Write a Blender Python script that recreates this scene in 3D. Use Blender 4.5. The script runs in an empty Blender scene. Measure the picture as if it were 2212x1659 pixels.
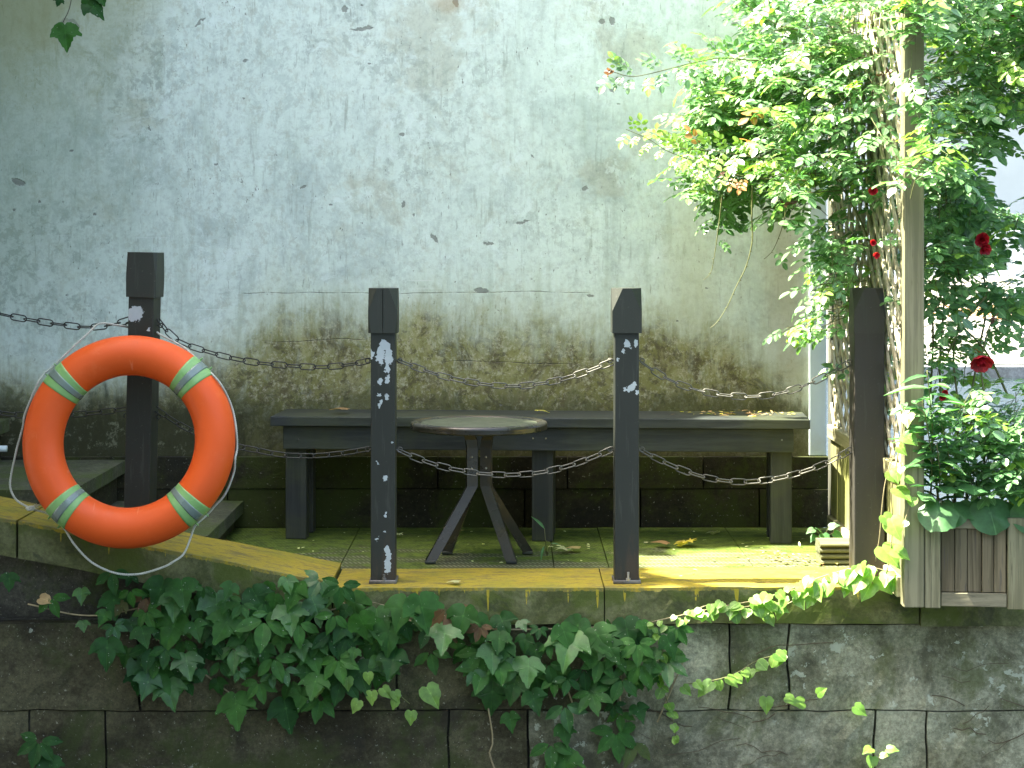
import bpy, bmesh, math, random
import numpy as np
from mathutils import Vector, Matrix, noise as mnoise, geometry as mgeo

random.seed(7); np.random.seed(7)
R = math.radians
SC = bpy.context.scene
COL = SC.collection

# ------------------------------------------------------------------ camera, sky, sun, exposure
FPX, CX, HY, HC, IW, IH = 4200.0, 1106.0, 510.0, 1.177, 2212.0, 1659.0
cam_d = bpy.data.cameras.new('camera'); cam = bpy.data.objects.new('camera', cam_d); COL.objects.link(cam)
cam.location = (0, 0, HC); cam.rotation_euler = (R(90), 0, 0)
cam_d.sensor_fit = 'HORIZONTAL'; cam_d.sensor_width = 36.0
cam_d.lens = 36.0 * FPX / IW
cam_d.shift_y = -(IH / 2 - HY) / IW
cam_d.clip_start = 0.1; cam_d.clip_end = 1500
SC.camera = cam

SUN_EL, SKY_STR, SUN_STR, EXPO = 60.0, 0.105, 5.0, 3.05
w = bpy.data.worlds.new('World'); SC.world = w; w.use_nodes = True
wn = w.node_tree.nodes; wl = w.node_tree.links
bg = wn['Background']
sky = wn.new('ShaderNodeTexSky'); sky.sky_type = 'NISHITA'; sky.sun_disc = False
sky.sun_elevation = R(SUN_EL); sky.sun_rotation = R(-90)
sky.air_density = 1.0; sky.dust_density = 6.0; sky.ozone_density = 0.5
wl.new(sky.outputs[0], bg.inputs[0]); bg.inputs[1].default_value = SKY_STR
sd = bpy.data.lights.new('sun', 'SUN'); sd.energy = SUN_STR; sd.angle = R(0.5); sd.color = (1.0, 0.94, 0.78)
so = bpy.data.objects.new('sun', sd); COL.objects.link(so)
SUNV = Vector((-math.cos(R(SUN_EL)), 0.0, math.sin(R(SUN_EL)))).normalized()   # towards the sun
so.rotation_euler = SUNV.to_track_quat('Z', 'Y').to_euler(); so.location = (-20, 0, 40)
SC.view_settings.view_transform = 'Standard'; SC.view_settings.look = 'None'
SC.view_settings.exposure = EXPO; SC.view_settings.gamma = 1.0
SC.view_settings.use_curve_mapping = False
try:
    SC.cycles.use_denoising = True
    SC.cycles.max_bounces = 8; SC.cycles.transparent_max_bounces = 8
    SC.cycles.sample_clamp_indirect = 6.0
except Exception: pass

def P(X, Y, D):
    """point of the place seen at photo position X, Y at distance D (used to take measurements)"""
    return Vector(((X - CX) / FPX * D, D, HC - (Y - HY) / FPX * D))

# ------------------------------------------------------------------ node helper
class NT:
    def __init__(s, name, rough=0.7, spec=0.35, metal=0.0):
        s.mat = bpy.data.materials.new(name); s.mat.use_nodes = True
        s.t = s.mat.node_tree; s.N = s.t.nodes; s.L = s.t.links
        s.b = s.N['Principled BSDF']; s.out = s.N['Material Output']
        s.b.inputs['Roughness'].default_value = rough
        s.b.inputs['Specular IOR Level'].default_value = spec
        s.b.inputs['Metallic'].default_value = metal
        s._g = s._t = s._o = None
    def put(s, sock, v):
        if isinstance(v, bpy.types.NodeSocket): s.L.new(v, sock)
        elif isinstance(v, (tuple, list)) and len(v) == 3 and sock.type == 'RGBA': sock.default_value = (*v, 1)
        else: sock.default_value = v
    def pos(s):
        if not s._g: s._g = s.N.new('ShaderNodeNewGeometry')
        return s._g.outputs['Position']
    def nrm(s):
        s.pos(); return s._g.outputs['Normal']
    def oc(s):
        if not s._t: s._t = s.N.new('ShaderNodeTexCoord')
        return s._t.outputs['Object']
    def rnd(s):
        if not s._o: s._o = s.N.new('ShaderNodeObjectInfo')
        return s._o.outputs['Random']
    def attr(s, name):
        a = s.N.new('ShaderNodeAttribute'); a.attribute_name = name; return a.outputs['Fac']
    def map(s, v, scale=(1, 1, 1), loc=(0, 0, 0), rot=(0, 0, 0)):
        m = s.N.new('ShaderNodeMapping'); s.L.new(v, m.inputs[0])
        m.inputs['Scale'].default_value = scale; m.inputs['Location'].default_value = loc; m.inputs['Rotation'].default_value = rot
        return m.outputs[0]
    def noise(s, v, scale, detail=4, rough=0.55, dist=0.0):
        n = s.N.new('ShaderNodeTexNoise'); s.L.new(v, n.inputs['Vector'])
        n.inputs['Scale'].default_value = scale; n.inputs['Detail'].default_value = detail
        n.inputs['Roughness'].default_value = rough; n.inputs['Distortion'].default_value = dist
        return n.outputs['Fac']
    def ncol(s, v, scale, detail=2):
        n = s.N.new('ShaderNodeTexNoise'); s.L.new(v, n.inputs['Vector'])
        n.inputs['Scale'].default_value = scale; n.inputs['Detail'].default_value = detail
        return n.outputs['Color']
    def vor(s, v, scale, out='Distance', feature='F1'):
        n = s.N.new('ShaderNodeTexVoronoi'); n.feature = feature; s.L.new(v, n.inputs['Vector'])
        n.inputs['Scale'].default_value = scale
        return n.outputs[out]
    def ramp(s, f, stops, interp='LINEAR'):
        n = s.N.new('ShaderNodeValToRGB'); s.L.new(f, n.inputs[0]); e = n.color_ramp
        e.interpolation = interp
        while len(e.elements) < len(stops): e.elements.new(0.5)
        for el, (p, c) in zip(e.elements, stops):
            el.position = p; el.color = (c, c, c, 1) if not isinstance(c, (tuple, list)) else (*c, 1)
        return n.outputs[0]
    def step(s, f, a, b, lo=0.0, hi=1.0):
        n = s.N.new('ShaderNodeMapRange'); n.interpolation_type = 'SMOOTHSTEP'
        s.put(n.inputs[0], f); s.put(n.inputs[1], a); s.put(n.inputs[2], b)
        n.inputs[3].default_value = lo; n.inputs[4].default_value = hi
        return n.outputs[0]
    def mix(s, f, a, b, mode='MIX'):
        n = s.N.new('ShaderNodeMixRGB'); n.blend_type = mode
        s.put(n.inputs[0], f); s.put(n.inputs[1], a); s.put(n.inputs[2], b)
        return n.outputs[0]
    def m(s, op, a, b=0.0, c=0.0):
        n = s.N.new('ShaderNodeMath'); n.operation = op
        s.put(n.inputs[0], a); s.put(n.inputs[1], b)
        if op in ('MULTIPLY_ADD', 'SMOOTH_MIN', 'SMOOTH_MAX'): s.put(n.inputs[2], c)
        return n.outputs[0]
    def xyz(s, v):
        n = s.N.new('ShaderNodeSeparateXYZ'); s.L.new(v, n.inputs[0]); return n.outputs
    def vadd(s, a, b, k=1.0):
        """a + (b-0.5)*k"""
        n = s.N.new('ShaderNodeVectorMath'); n.operation = 'MULTIPLY_ADD'
        s.put(n.inputs[0], b); n.inputs[1].default_value = (k, k, k); s.put(n.inputs[2], a)
        return n.outputs[0]
    def blob(s, v, cx, cz, rx, rz, rot=0.0):
        """1 at the centre of an ellipse in x,z falling to 0 at its edge (negative outside)"""
        ca, sa = math.cos(rot), math.sin(rot)
        o = s.xyz(v) if not isinstance(v, tuple) else v
        dx = s.m('SUBTRACT', o[0], cx); dz = s.m('SUBTRACT', o[2], cz)
        if rot:
            a = s.m('MULTIPLY_ADD', dx, ca, s.m('MULTIPLY', dz, sa)); b = s.m('MULTIPLY_ADD', dz, ca, s.m('MULTIPLY', dx, -sa))
            dx, dz = a, b
        a = s.m('MULTIPLY', dx, 1 / rx); b = s.m('MULTIPLY', dz, 1 / rz)
        r = s.m('SQRT', s.m('ADD', s.m('MULTIPLY', a, a), s.m('MULTIPLY', b, b)))
        return s.m('SUBTRACT', 1.0, r)
    def color(s, c): s.put(s.b.inputs['Base Color'], c)
    def rough(s, r): s.put(s.b.inputs['Roughness'], r)
    def bump(s, h, strength=0.3, dist=0.01):
        n = s.N.new('ShaderNodeBump'); n.inputs['Strength'].default_value = strength; n.inputs['Distance'].default_value = dist
        s.L.new(h, n.inputs['Height']); s.L.new(n.outputs[0], s.b.inputs['Normal'])

# ------------------------------------------------------------------ materials
def mat_plaster():
    n = NT('weathered_plaster', 0.85, 0.25)
    p = n.pos(); o = n.xyz(p); ob = (o[0], o[1], o[2])
    x, z = o[0], o[2]
    wob = n.vadd(p, n.ncol(p, 3.0, 3), 0.25)
    n1 = n.noise(wob, 1.25, 8, 0.68)
    base = n.mix(n.noise(p, 0.9, 3), (0.585, 0.695, 0.625), (0.70, 0.78, 0.71))
    c = n.mix(n.m('MULTIPLY', n.step(n1, 0.50, 0.66), 0.62), base, (0.36, 0.44, 0.42))
    n1b = n.noise(n.map(wob, (1, 1, 1), (5, 3, 9)), 2.6, 8, 0.7)
    c = n.mix(n.m('MULTIPLY', n.step(n1b, 0.54, 0.66), 0.42), c, (0.38, 0.36, 0.24))
    st = n.noise(n.map(p, (15, 1, 1.5)), 1.0, 6, 0.65)
    c = n.mix(n.m('MULTIPLY', n.step(st, 0.50, 0.75), 0.45), c, (0.31, 0.38, 0.29))
    st2 = n.noise(n.map(p, (42, 1, 5.0), (3, 0, 1)), 1.0, 5, 0.7)
    c = n.mix(n.m('MULTIPLY', n.step(st2, 0.56, 0.70), 0.45), c, (0.22, 0.25, 0.20))
    gr = n.noise(p, 34, 8, 0.75)
    c = n.mix(1.0, c, n.ramp(gr, [(0.28, 0.74), (0.5, 1.0), (0.72, 1.08)]), 'MULTIPLY')
    # paint rubbed through to grey
    wear = n.m('MULTIPLY', n.step(n.noise(wob, 1.7, 9, 0.74), 0.52, 0.57), n.step(n.noise(p, 19, 6, 0.75), 0.50, 0.56))
    sf = n.step(x, 0.3, -1.3, 0.45, 1.0)
    c = n.mix(n.m('MULTIPLY', n.m('MULTIPLY', wear, sf), 0.55), c, (0.25, 0.30, 0.27))
    # small rubbed patches and short vertical dashes
    mt = n.noise(n.map(wob, (1, 1, 0.7), (7, 2, 1)), 13, 9, 0.78)
    c = n.mix(n.m('MULTIPLY', n.m('MULTIPLY', n.step(mt, 0.51, 0.58), sf), 0.40), c, (0.36, 0.44, 0.40))
    mt2 = n.noise(n.map(p, (1.0, 1, 0.8), (1, 8, 3)), 27, 8, 0.8)
    c = n.mix(n.m('MULTIPLY', n.m('MULTIPLY', n.step(mt2, 0.52, 0.60), sf), 0.38), c, (0.40, 0.42, 0.33))
    c = n.mix(n.m('MULTIPLY', n.step(n.noise(n.map(wob, (1, 1, 1), (17, 8, 3)), 6, 9, 0.78), 0.56, 0.61), 0.45), c, (0.74, 0.83, 0.79))
    ds = n.m('MULTIPLY', n.step(n.noise(n.map(p, (95, 1, 16), (2, 0, 2)), 1.0, 3, 0.6), 0.64, 0.70), n.step(n.noise(p, 3.3, 4), 0.42, 0.56))
    c = n.mix(n.m('MULTIPLY', ds, 0.6), c, (0.20, 0.23, 0.19))
    # fine dark specks
    sp = n.m('MULTIPLY', n.step(n.noise(n.map(p, (1, 1, 0.55)), 75, 4, 0.6), 0.655, 0.70), n.step(n.noise(p, 4, 3), 0.42, 0.6))
    c = n.mix(n.m('MULTIPLY', sp, 0.75), c, (0.12, 0.13, 0.10))
    # pale scratches
    for k, (sc, ro) in enumerate([((2.2, 1, 60), 0.10), ((60, 1, 3.0), 0.0), ((2.5, 1, 55), -0.75)]):
        s_ = n.noise(n.map(p, sc, (k * 3.1, 0, k), (0, ro, 0)), 1.0, 3, 0.5)
        s_ = n.m('MULTIPLY', n.step(s_, 0.70, 0.74), n.step(n.noise(n.map(p, (1, 1, 1), (k * 7, 0, 2)), 2.1, 3), 0.5, 0.6))
        c = n.mix(n.m('MULTIPLY', s_, 0.55), c, (0.76, 0.80, 0.78))
    # olive tinge at the upper left, warm streak near the wall's end
    tl = n.m('ADD', n.blob(ob, -2.25, 2.20, 1.15, 0.80), n.m('MULTIPLY_ADD', n1b, 0.8, -0.42))
    c = n.mix(n.m('MULTIPLY', n.step(tl, 0.0, 0.7), 0.80), c, (0.26, 0.26, 0.10))
    tl = n.m('ADD', n.blob(ob, -2.15, 1.4, 1.0, 1.2), n.m('MULTIPLY_ADD', n1, 0.8, -0.42))
    c = n.mix(n.m('MULTIPLY', n.step(tl, 0.0, 0.9), 0.55), c, (0.26, 0.33, 0.22))
    wr = n.m('ADD', n.blob(ob, 1.12, 0.95, 0.13, 0.75), n.m('MULTIPLY_ADD', st, 1.0, -0.5))
    c = n.mix(n.m('MULTIPLY', n.step(wr, 0.0, 0.8), 0.5), c, (0.42, 0.37, 0.26))
    wr = n.m('ADD', n.blob(ob, 0.72, 1.0, 0.16, 0.6), n.m('MULTIPLY_ADD', st, 1.2, -0.6))
    c = n.mix(n.m('MULTIPLY', n.step(wr, 0.0, 0.8), 0.35), c, (0.45, 0.46, 0.28))
    # rising damp and algae
    pts = [(-2.08, .57), (-1.7, .60), (-1.33, .66), (-1.06, .80), (-.95, .93), (-.65, .86), (-.39, .90), (-.2, .86), (.05, .85), (.36, .83),
           (.65, .87), (.85, .80), (1.02, .68), (1.2, .50)]
    fx = n.m('MULTIPLY', n.m('ADD', x, 2.3), 1 / 3.6)
    H = n.ramp(fx, [((px + 2.3) / 3.6, h) for px, h in pts])
    nz = n.m('ADD', n.m('MULTIPLY', n.noise(n.map(wob, (1, 1, 0.5)), 6.0, 9, 0.72), 0.62), n.m('MULTIPLY', n.noise(n.map(p, (28, 1, 4)), 1.0, 6, 0.7), 0.38))
    d = n.m('SUBTRACT', n.m('ADD', H, n.m('MULTIPLY_ADD', nz, 0.70, -0.33)), z)
    film = n.step(d, -0.22, 0.10)
    c = n.mix(n.m('MULTIPLY', film, 0.42), c, (0.42, 0.44, 0.23))
    mask = n.step(d, -0.06, 0.20)
    nA = n.noise(n.map(wob, (1.3, 1, 0.55), (2, 7, 1)), 7.5, 9, 0.74)
    nB = n.noise(n.map(p, (1, 1, 1), (9, 2, 4)), 15, 8, 0.75)
    sc_ = n.mix(n.step(nA, 0.40, 0.60), (0.098, 0.082, 0.030), (0.30, 0.285, 0.120))
    sc_ = n.mix(n.m('MULTIPLY', n.step(nB, 0.44, 0.54), 0.7), sc_, (0.19, 0.185, 0.045))
    sc_ = n.mix(n.m('MULTIPLY', n.step(n.noise(p, 44, 9, 0.85), 0.51, 0.58), 0.65), sc_, (0.46, 0.44, 0.29))
    sc_ = n.mix(n.m('MULTIPLY', n.step(n.noise(n.map(wob, (1, 1, 1), (1, 1, 8)), 20, 9, 0.82), 0.51, 0.58), 0.75), sc_, (0.060, 0.048, 0.018))
    c = n.mix(n.m('MULTIPLY', mask, n.step(n.noise(n.map(wob, (1.4, 1, 0.6)), 11, 9, 0.75), 0.30, 0.48, 0.55, 0.96)), c, sc_)
    low = n.step(n.m('ADD', n.m('SUBTRACT', 0.585, z), n.m('MULTIPLY_ADD', nA, 0.6, -0.30)), 0.0, 0.12)
    c = n.mix(n.m('MULTIPLY', low, 0.72), c, (0.045, 0.050, 0.018))
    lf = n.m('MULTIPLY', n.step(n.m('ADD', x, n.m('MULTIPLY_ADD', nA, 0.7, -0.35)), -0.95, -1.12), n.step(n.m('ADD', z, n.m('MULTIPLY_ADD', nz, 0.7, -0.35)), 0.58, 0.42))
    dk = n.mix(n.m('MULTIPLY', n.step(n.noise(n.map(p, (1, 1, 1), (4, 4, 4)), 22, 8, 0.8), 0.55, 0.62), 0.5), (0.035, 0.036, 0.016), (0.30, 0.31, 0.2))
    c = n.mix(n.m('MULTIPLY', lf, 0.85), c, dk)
    # cracks
    def crack(z0, x0, x1, amp, wd):
        zz = n.m('ADD', z0, n.m('MULTIPLY_ADD', n.noise(n.map(p, (1.6, 0, 0), (z0 * 9, 0, 0)), 1.0, 6, 0.6), amp, -amp / 2))
        a = n.step(n.m('ABSOLUTE', n.m('SUBTRACT', z, zz)), wd, 0.0)
        a = n.m('MULTIPLY', a, n.m('MULTIPLY', n.step(x, x0, x0 + 0.08), n.step(x, x1, x1 - 0.08)))
        return n.m('MULTIPLY', a, n.step(n.noise(n.map(p, (9, 0, 0), (z0 * 5, 0, 0)), 1.0, 5, 0.7), 0.40, 0.55))
    cr = n.m('MAXIMUM', crack(0.946, -1.2, 0.35, 0.05, 0.0024), n.m('MAXIMUM', crack(0.662, -0.3, 0.28, 0.07, 0.003), crack(0.75, -1.0, -0.55, 0.08, 0.003)))
    c = n.mix(n.m('MULTIPLY', cr, 0.8), c, (0.09, 0.09, 0.07))
    # chips: a few by hand (photo positions turned into metres) and many small
    K = 531.6
    chips = [(655, 404, 9, 4, .3), (938, 514, 5, 15, .5), (1055, 525, 14, 4, 0), (870, 440, 4, 8, 0), (1265, 408, 8, 6, .6), (1333, 172, 6, 8, 0),
             (1290, 190, 5, 4, 0), (1322, 196, 7, 5, 0), (1299, 46, 8, 7, 0), (1323, 45, 8, 9, 0), (1587, 52, 8, 7, 0), (1563, 186, 8, 9, 0), (985, 6, 8, 9, 0),
             (39, 394, 18, 9, -.4), (322, 275, 2.5, 8, 0), (869, 292, 7, 4, 0), (783, 62, 28, 4, .15), (744, 18, 7, 9, .3), (432, 48, 18, 3, .6), (800, 139, 6, 3, 0),
             (1040, 628, 20, 7, -.1), (1775 - 500, 640, 9, 4, 0), (1128, 480, 18, 3, .2)]
    pw = n.vadd(n.vadd(p, n.ncol(p, 34, 3), 0.028), n.ncol(p, 120, 3), 0.012); wo = n.xyz(pw); wo = (wo[0], wo[1], wo[2])
    chip = None
    for (X, Y, rx, rz, ro) in chips:
        b_ = n.blob(wo, (X - CX) / K + 0.020, HC - (Y - HY) / K + 0.020, rx / K, rz / K, ro)
        chip = b_ if chip is None else n.m('MAXIMUM', chip, b_)
    chip = n.step(chip, 0.0, 0.25)
    v = n.vor(n.map(pw, (1, 1, 1.3)), 8.5); vc = n.xyz(n.vor(n.map(pw, (1, 1, 1.3)), 8.5, 'Color'))
    small = n.m('MULTIPLY', n.step(v, 0.085, 0.05), n.step(vc[0], 0.62, 0.66))
    chip_all = n.m('MAXIMUM', chip, small)
    c = n.mix(n.m('MULTIPLY', chip_all, 0.72), c, (0.15, 0.155, 0.135))
    # rust round the pipe hole, faint ring stain at the upper left
    ru = n.step(n.m('ADD', n.blob(ob, (968 - CX) / K, HC + (510 - 8) / K, 0.10, 0.055), n.m('MULTIPLY_ADD', nB, 0.8, -0.4)), 0.0, 0.8)
    c = n.mix(n.m('MULTIPLY', ru, 0.5), c, (0.36, 0.24, 0.11))
    rb = n.m('SUBTRACT', 1.0, n.blob(wo, -1.7795, 2.046, 0.033, 0.029))
    ring = n.step(n.m('ABSOLUTE', n.m('SUBTRACT', rb, 1.0)), 0.30, 0.16)
    c = n.mix(n.m('MULTIPLY', ring, 0.55), c, (0.16, 0.17, 0.12))
    n.color(c)
    h = n.m('ADD', n.m('MULTIPLY', gr, 0.35), n.m('MULTIPLY', n.noise(p, 6, 6, 0.6), 0.6))
    h = n.m('SUBTRACT', h, n.m('MULTIPLY', chip_all, 0.7)); h = n.m('SUBTRACT', h, cr)
    n.bump(h, 0.55, 0.006)
    return n.mat

def mat_stone(name, a, b, moss=0.5, lichen=0.0, scale=1.0, mossc=(0.045, 0.065, 0.012), dark=(0.03, 0.034, 0.024), rnd=0.35, damp=0.0):
    n = NT(name, 0.88, 0.25)
    p = n.pos()
    pj = n.vadd(p, n.ncol(p, 2.0, 2), 0.3)
    c = n.mix(n.step(n.noise(pj, 3.2 * scale, 8, 0.7), 0.38, 0.62), a, b)
    c = n.mix(1.0, c, n.ramp(n.rnd(), [(0, 1 - rnd), (1, 1 + rnd * 0.4)]), 'MULTIPLY')
    c = n.mix(1.0, c, n.ramp(n.noise(p, 60 * scale, 8, 0.85), [(0.30, 0.35), (0.5, 1.0), (0.68, 1.7)]), 'MULTIPLY')
    dm = n.step(n.noise(n.map(pj, (1, 1, 1), (3, 1, 2)), 5 * scale, 8, 0.72), 0.50, 0.64)
    c = n.mix(n.m('MULTIPLY', dm, 0.7), c, dark)
    mm = n.step(n.noise(n.map(pj, (1, 1, 0.8), (8, 1, 2)), 3.5 * scale, 9, 0.72), 0.62 - 0.25 * moss, 0.74 - 0.22 * moss)
    c = n.mix(n.m('MULTIPLY', mm, 0.45 + 0.5 * moss), c, mossc)
    if lichen:
        li = n.m('MULTIPLY', n.step(n.noise(n.map(p, (1, 1, 1), (1, 5, 2)), 22, 5, 0.65), 0.60, 0.62), n.step(n.noise(p, 2.3, 4), 0.62 - lichen * 0.12, 0.68 - lichen * 0.12))
        c = n.mix(n.m('MULTIPLY', li, 0.75), c, (0.36, 0.40, 0.31))
    fl = n.step(n.noise(n.map(p, (1, 1, 1), (6, 6, 6)), 95, 3, 0.6), 0.66, 0.70)
    c = n.mix(n.m('MULTIPLY', fl, 0.45), c, (0.34, 0.35, 0.27))
    n.color(c)
    n.bump(n.m('ADD', n.noise(p, 45 * scale, 8, 0.75), n.m('MULTIPLY', n.noise(p, 9 * scale, 5), 1.2)), 0.55, 0.008)
    return n.mat

def mat_curb():
    """stone whose top is painted yellow; attribute dt = metres below the top edge"""
    n = NT('yellow_painted_coping', 0.75, 0.3)
    p = n.pos(); o = n.xyz(p)
    pj = n.vadd(p, n.ncol(p, 2.0, 2), 0.3)
    st = n.mix(n.step(n.noise(pj, 6, 8, 0.7), 0.4, 0.6), (0.055, 0.065, 0.018), (0.115, 0.125, 0.055))
    st = n.mix(1.0, st, n.ramp(n.noise(p, 70, 7, 0.8), [(0.25, 0.5), (0.5, 1.0), (0.75, 1.5)]), 'MULTIPLY')
    st = n.mix(n.m('MULTIPLY', n.step(n.noise(n.map(pj, (1, 1, 1), (4, 4, 2)), 4.5, 8, 0.7), 0.46, 0.58), 0.8), st, (0.055, 0.080, 0.008))
    st = n.mix(n.m('MULTIPLY', n.step(n.noise(n.map(pj, (1, 1, 1), (4, 1, 9)), 7, 8, 0.7), 0.56, 0.66), 0.6), st, (0.022, 0.026, 0.014))
    ye = n.mix(n.noise(p, 5, 5), (0.245, 0.188, 0.008), (0.325, 0.255, 0.024))
    wearn = n.noise(n.map(p, (5, 14, 5)), 1.6, 9, 0.74)
    ye = n.mix(n.m('MULTIPLY', n.step(wearn, 0.52, 0.59), 0.80), ye, (0.11, 0.088, 0.032))
    ye = n.mix(n.m('MULTIPLY', n.step(n.noise(n.map(p, (9, 40, 9), (2, 2, 2)), 2.2, 7, 0.7), 0.52, 0.60), 0.6), ye, (0.13, 0.115, 0.05))
    ye = n.mix(n.m('MULTIPLY', n.step(n.noise(n.map(pj, (1, 1, 1), (3, 8, 2)), 3.4, 6, 0.65), 0.50, 0.64), 0.5), ye, (0.17, 0.175, 0.015))
    rubbed = n.m('MULTIPLY', n.step(n.m('ADD', o[1], n.m('MULTIPLY_ADD', n.noise(p, 13, 6, 0.7), 0.07, -0.035)), 6.530, 6.512), n.step(n.noise(p, 30, 6, 0.75), 0.42, 0.54))
    ye = n.mix(n.m('MULTIPLY', rubbed, 0.75), ye, (0.13, 0.14, 0.05))
    dt = n.attr('dt')
    edge = n.m('MULTIPLY_ADD', n.noise(p, 28, 6, 0.75), 0.026, -0.004)
    ym = n.step(dt, n.m('ADD', edge, 0.002), edge)
    dr = n.noise(n.map(p, (30, 0, 0.0)), 1.0, 2, 0.5)
    dlen = n.m('MULTIPLY', n.step(dr, 0.57, 0.70), 0.085)
    dm = n.m('MULTIPLY', n.step(n.m('SUBTRACT', dlen, dt), 0.0, 0.006), n.step(n.noise(p, 40, 4, 0.7), 0.36, 0.50))
    dm = n.m('MULTIPLY', dm, n.step(dt, 0.004, 0.008))
    ye = n.mix(n.m('MULTIPLY', n.step(n.noise(n.map(p, (1, 2.2, 1), (5, 5, 5)), 42, 7, 0.8), 0.53, 0.60), 0.6), ye, (0.10, 0.085, 0.035))
    c = n.mix(n.m('MAXIMUM', ym, n.m('MULTIPLY', dm, 0.85)), st, n.mix(dm, ye, (0.33, 0.27, 0.02)))
    n.color(c)
    n.bump(n.m('ADD', n.noise(p, 50, 7, 0.75), n.m('MULTIPLY', n.noise(p, 9, 5), 1.0)), 0.45, 0.006)
    return n.mat

def mat_floor():
    n = NT('ribbed_mossy_paving', 0.85, 0.25)
    p = n.pos(); o = n.xyz(p)
    pj = n.vadd(p, n.ncol(p, 2.5, 3), 0.3)
    # rows of small slanted ribs
    u = n.m('MULTIPLY_ADD', o[0], 62.0, n.m('MULTIPLY', o[1], 22.0))
    ribs = n.m('SINE', n.m('MULTIPLY', u, 6.283))
    rows = n.m('SINE', n.m('MULTIPLY', o[1], 6.283 * 15.0))
    pat = n.m('MULTIPLY', n.step(ribs, -0.3, 0.6), n.step(rows, -0.8, 0.1))
    st = n.mix(n.noise(pj, 5, 6), (0.12, 0.13, 0.075), (0.20, 0.20, 0.12))
    st = n.mix(pat, n.mix(1.0, st, (0.38, 0.42, 0.30), 'MULTIPLY'), st)
    mf = n.m('ADD', n.noise(n.map(pj, (0.8, 1.6, 1)), 3.0, 9, 0.7), n.m('MULTIPLY', n.step(o[1], 6.95, 7.5), 0.16))
    moss = n.mix(n.step(n.noise(p, 18, 6, 0.7), 0.35, 0.65), (0.038, 0.066, 0.006), (0.095, 0.140, 0.011))
    c = n.mix(n.m('MULTIPLY', n.step(mf, 0.47, 0.57), 0.9), st, moss)
    c = n.mix(n.m('MULTIPLY', n.step(n.noise(n.map(p, (1, 1, 1), (3, 3, 3)), 8, 8, 0.75), 0.56, 0.66), 0.6), c, (0.045, 0.038, 0.018))
    c = n.mix(n.m('MULTIPLY', n.step(n.noise(p, 90, 4, 0.6), 0.66, 0.72), 0.5), c, (0.4, 0.4, 0.22))
    n.color(c)
    n.bump(n.m('ADD', n.m('MULTIPLY', pat, 0.6), n.noise(p, 55, 7, 0.75)), 0.6, 0.006)
    return n.mat

def mat_wood(name, a, b, axis='z', dark=(0.08, 0.075, 0.05), moss=0.0, rough=0.75, use='oc'):
    n = NT(name, rough, 0.3)
    p = n.pos()
    sc = {'z': (38, 38, 1.6), 'x': (1.6, 38, 38), 'y': (38, 1.6, 38)}[axis]
    ofs = n.vadd(p, n.N.new('ShaderNodeObjectInfo').outputs['Random'], 7.0)
    g = n.noise(n.map(ofs, sc), 1.0, 7, 0.65, 0.4)
    c = n.mix(n.step(g, 0.38, 0.62), a, b)
    c = n.mix(n.m('MULTIPLY', n.step(n.noise(n.map(ofs, tuple(v * 0.55 for v in sc), (3, 3, 3)), 1.0, 6, 0.7), 0.54, 0.66), 0.75), c, dark)
    c = n.mix(n.m('MULTIPLY', n.step(n.noise(n.map(ofs, tuple(v * 2.6 for v in sc), (3, 1, 3)), 1.0, 4, 0.6), 0.62, 0.66), 0.6), c, dark)
    kn = n.vor(n.vadd(ofs, n.ncol(p, 9, 2), 0.08), 5.5)
    c = n.mix(n.step(kn, 0.09, 0.04), c, tuple(v * 0.5 for v in dark))
    c = n.mix(1.0, c, n.ramp(n.rnd(), [(0, 0.78), (1, 1.15)]), 'MULTIPLY')
    if moss: c = n.mix(n.m('MULTIPLY', n.step(n.noise(p, 3, 5, 0.6), 0.42, 0.66), moss), c, (0.16, 0.18, 0.02))
    n.color(c)
    n.bump(g, 0.4, 0.003)
    return n.mat

def mat_plain(name, col, rough=0.5, spec=0.5, metal=0.0, var=0.25, scale=20, bump=0.15, dirt=None):
    n = NT(name, rough, spec, metal)
    p = n.oc()
    c = n.mix(1.0, col, n.ramp(n.noise(p, scale, 6, 0.65), [(0.3, 1 - var), (0.7, 1 + var)]), 'MULTIPLY')
    if dirt: c = n.mix(n.m('MULTIPLY', n.step(n.noise(n.map(p, (1, 1, 1), (3, 4, 5)), scale * 0.35, 8, 0.72), 0.5, 0.66), 0.6), c, dirt)
    n.color(c)
    n.rough(n.step(n.noise(p, scale * 0.6, 5), 0.3, 0.7, max(rough - 0.12, 0.05), min(rough + 0.15, 1)))
    if bump: n.bump(n.noise(p, scale * 4, 5, 0.6), bump, 0.002)
    return n.mat

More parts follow.
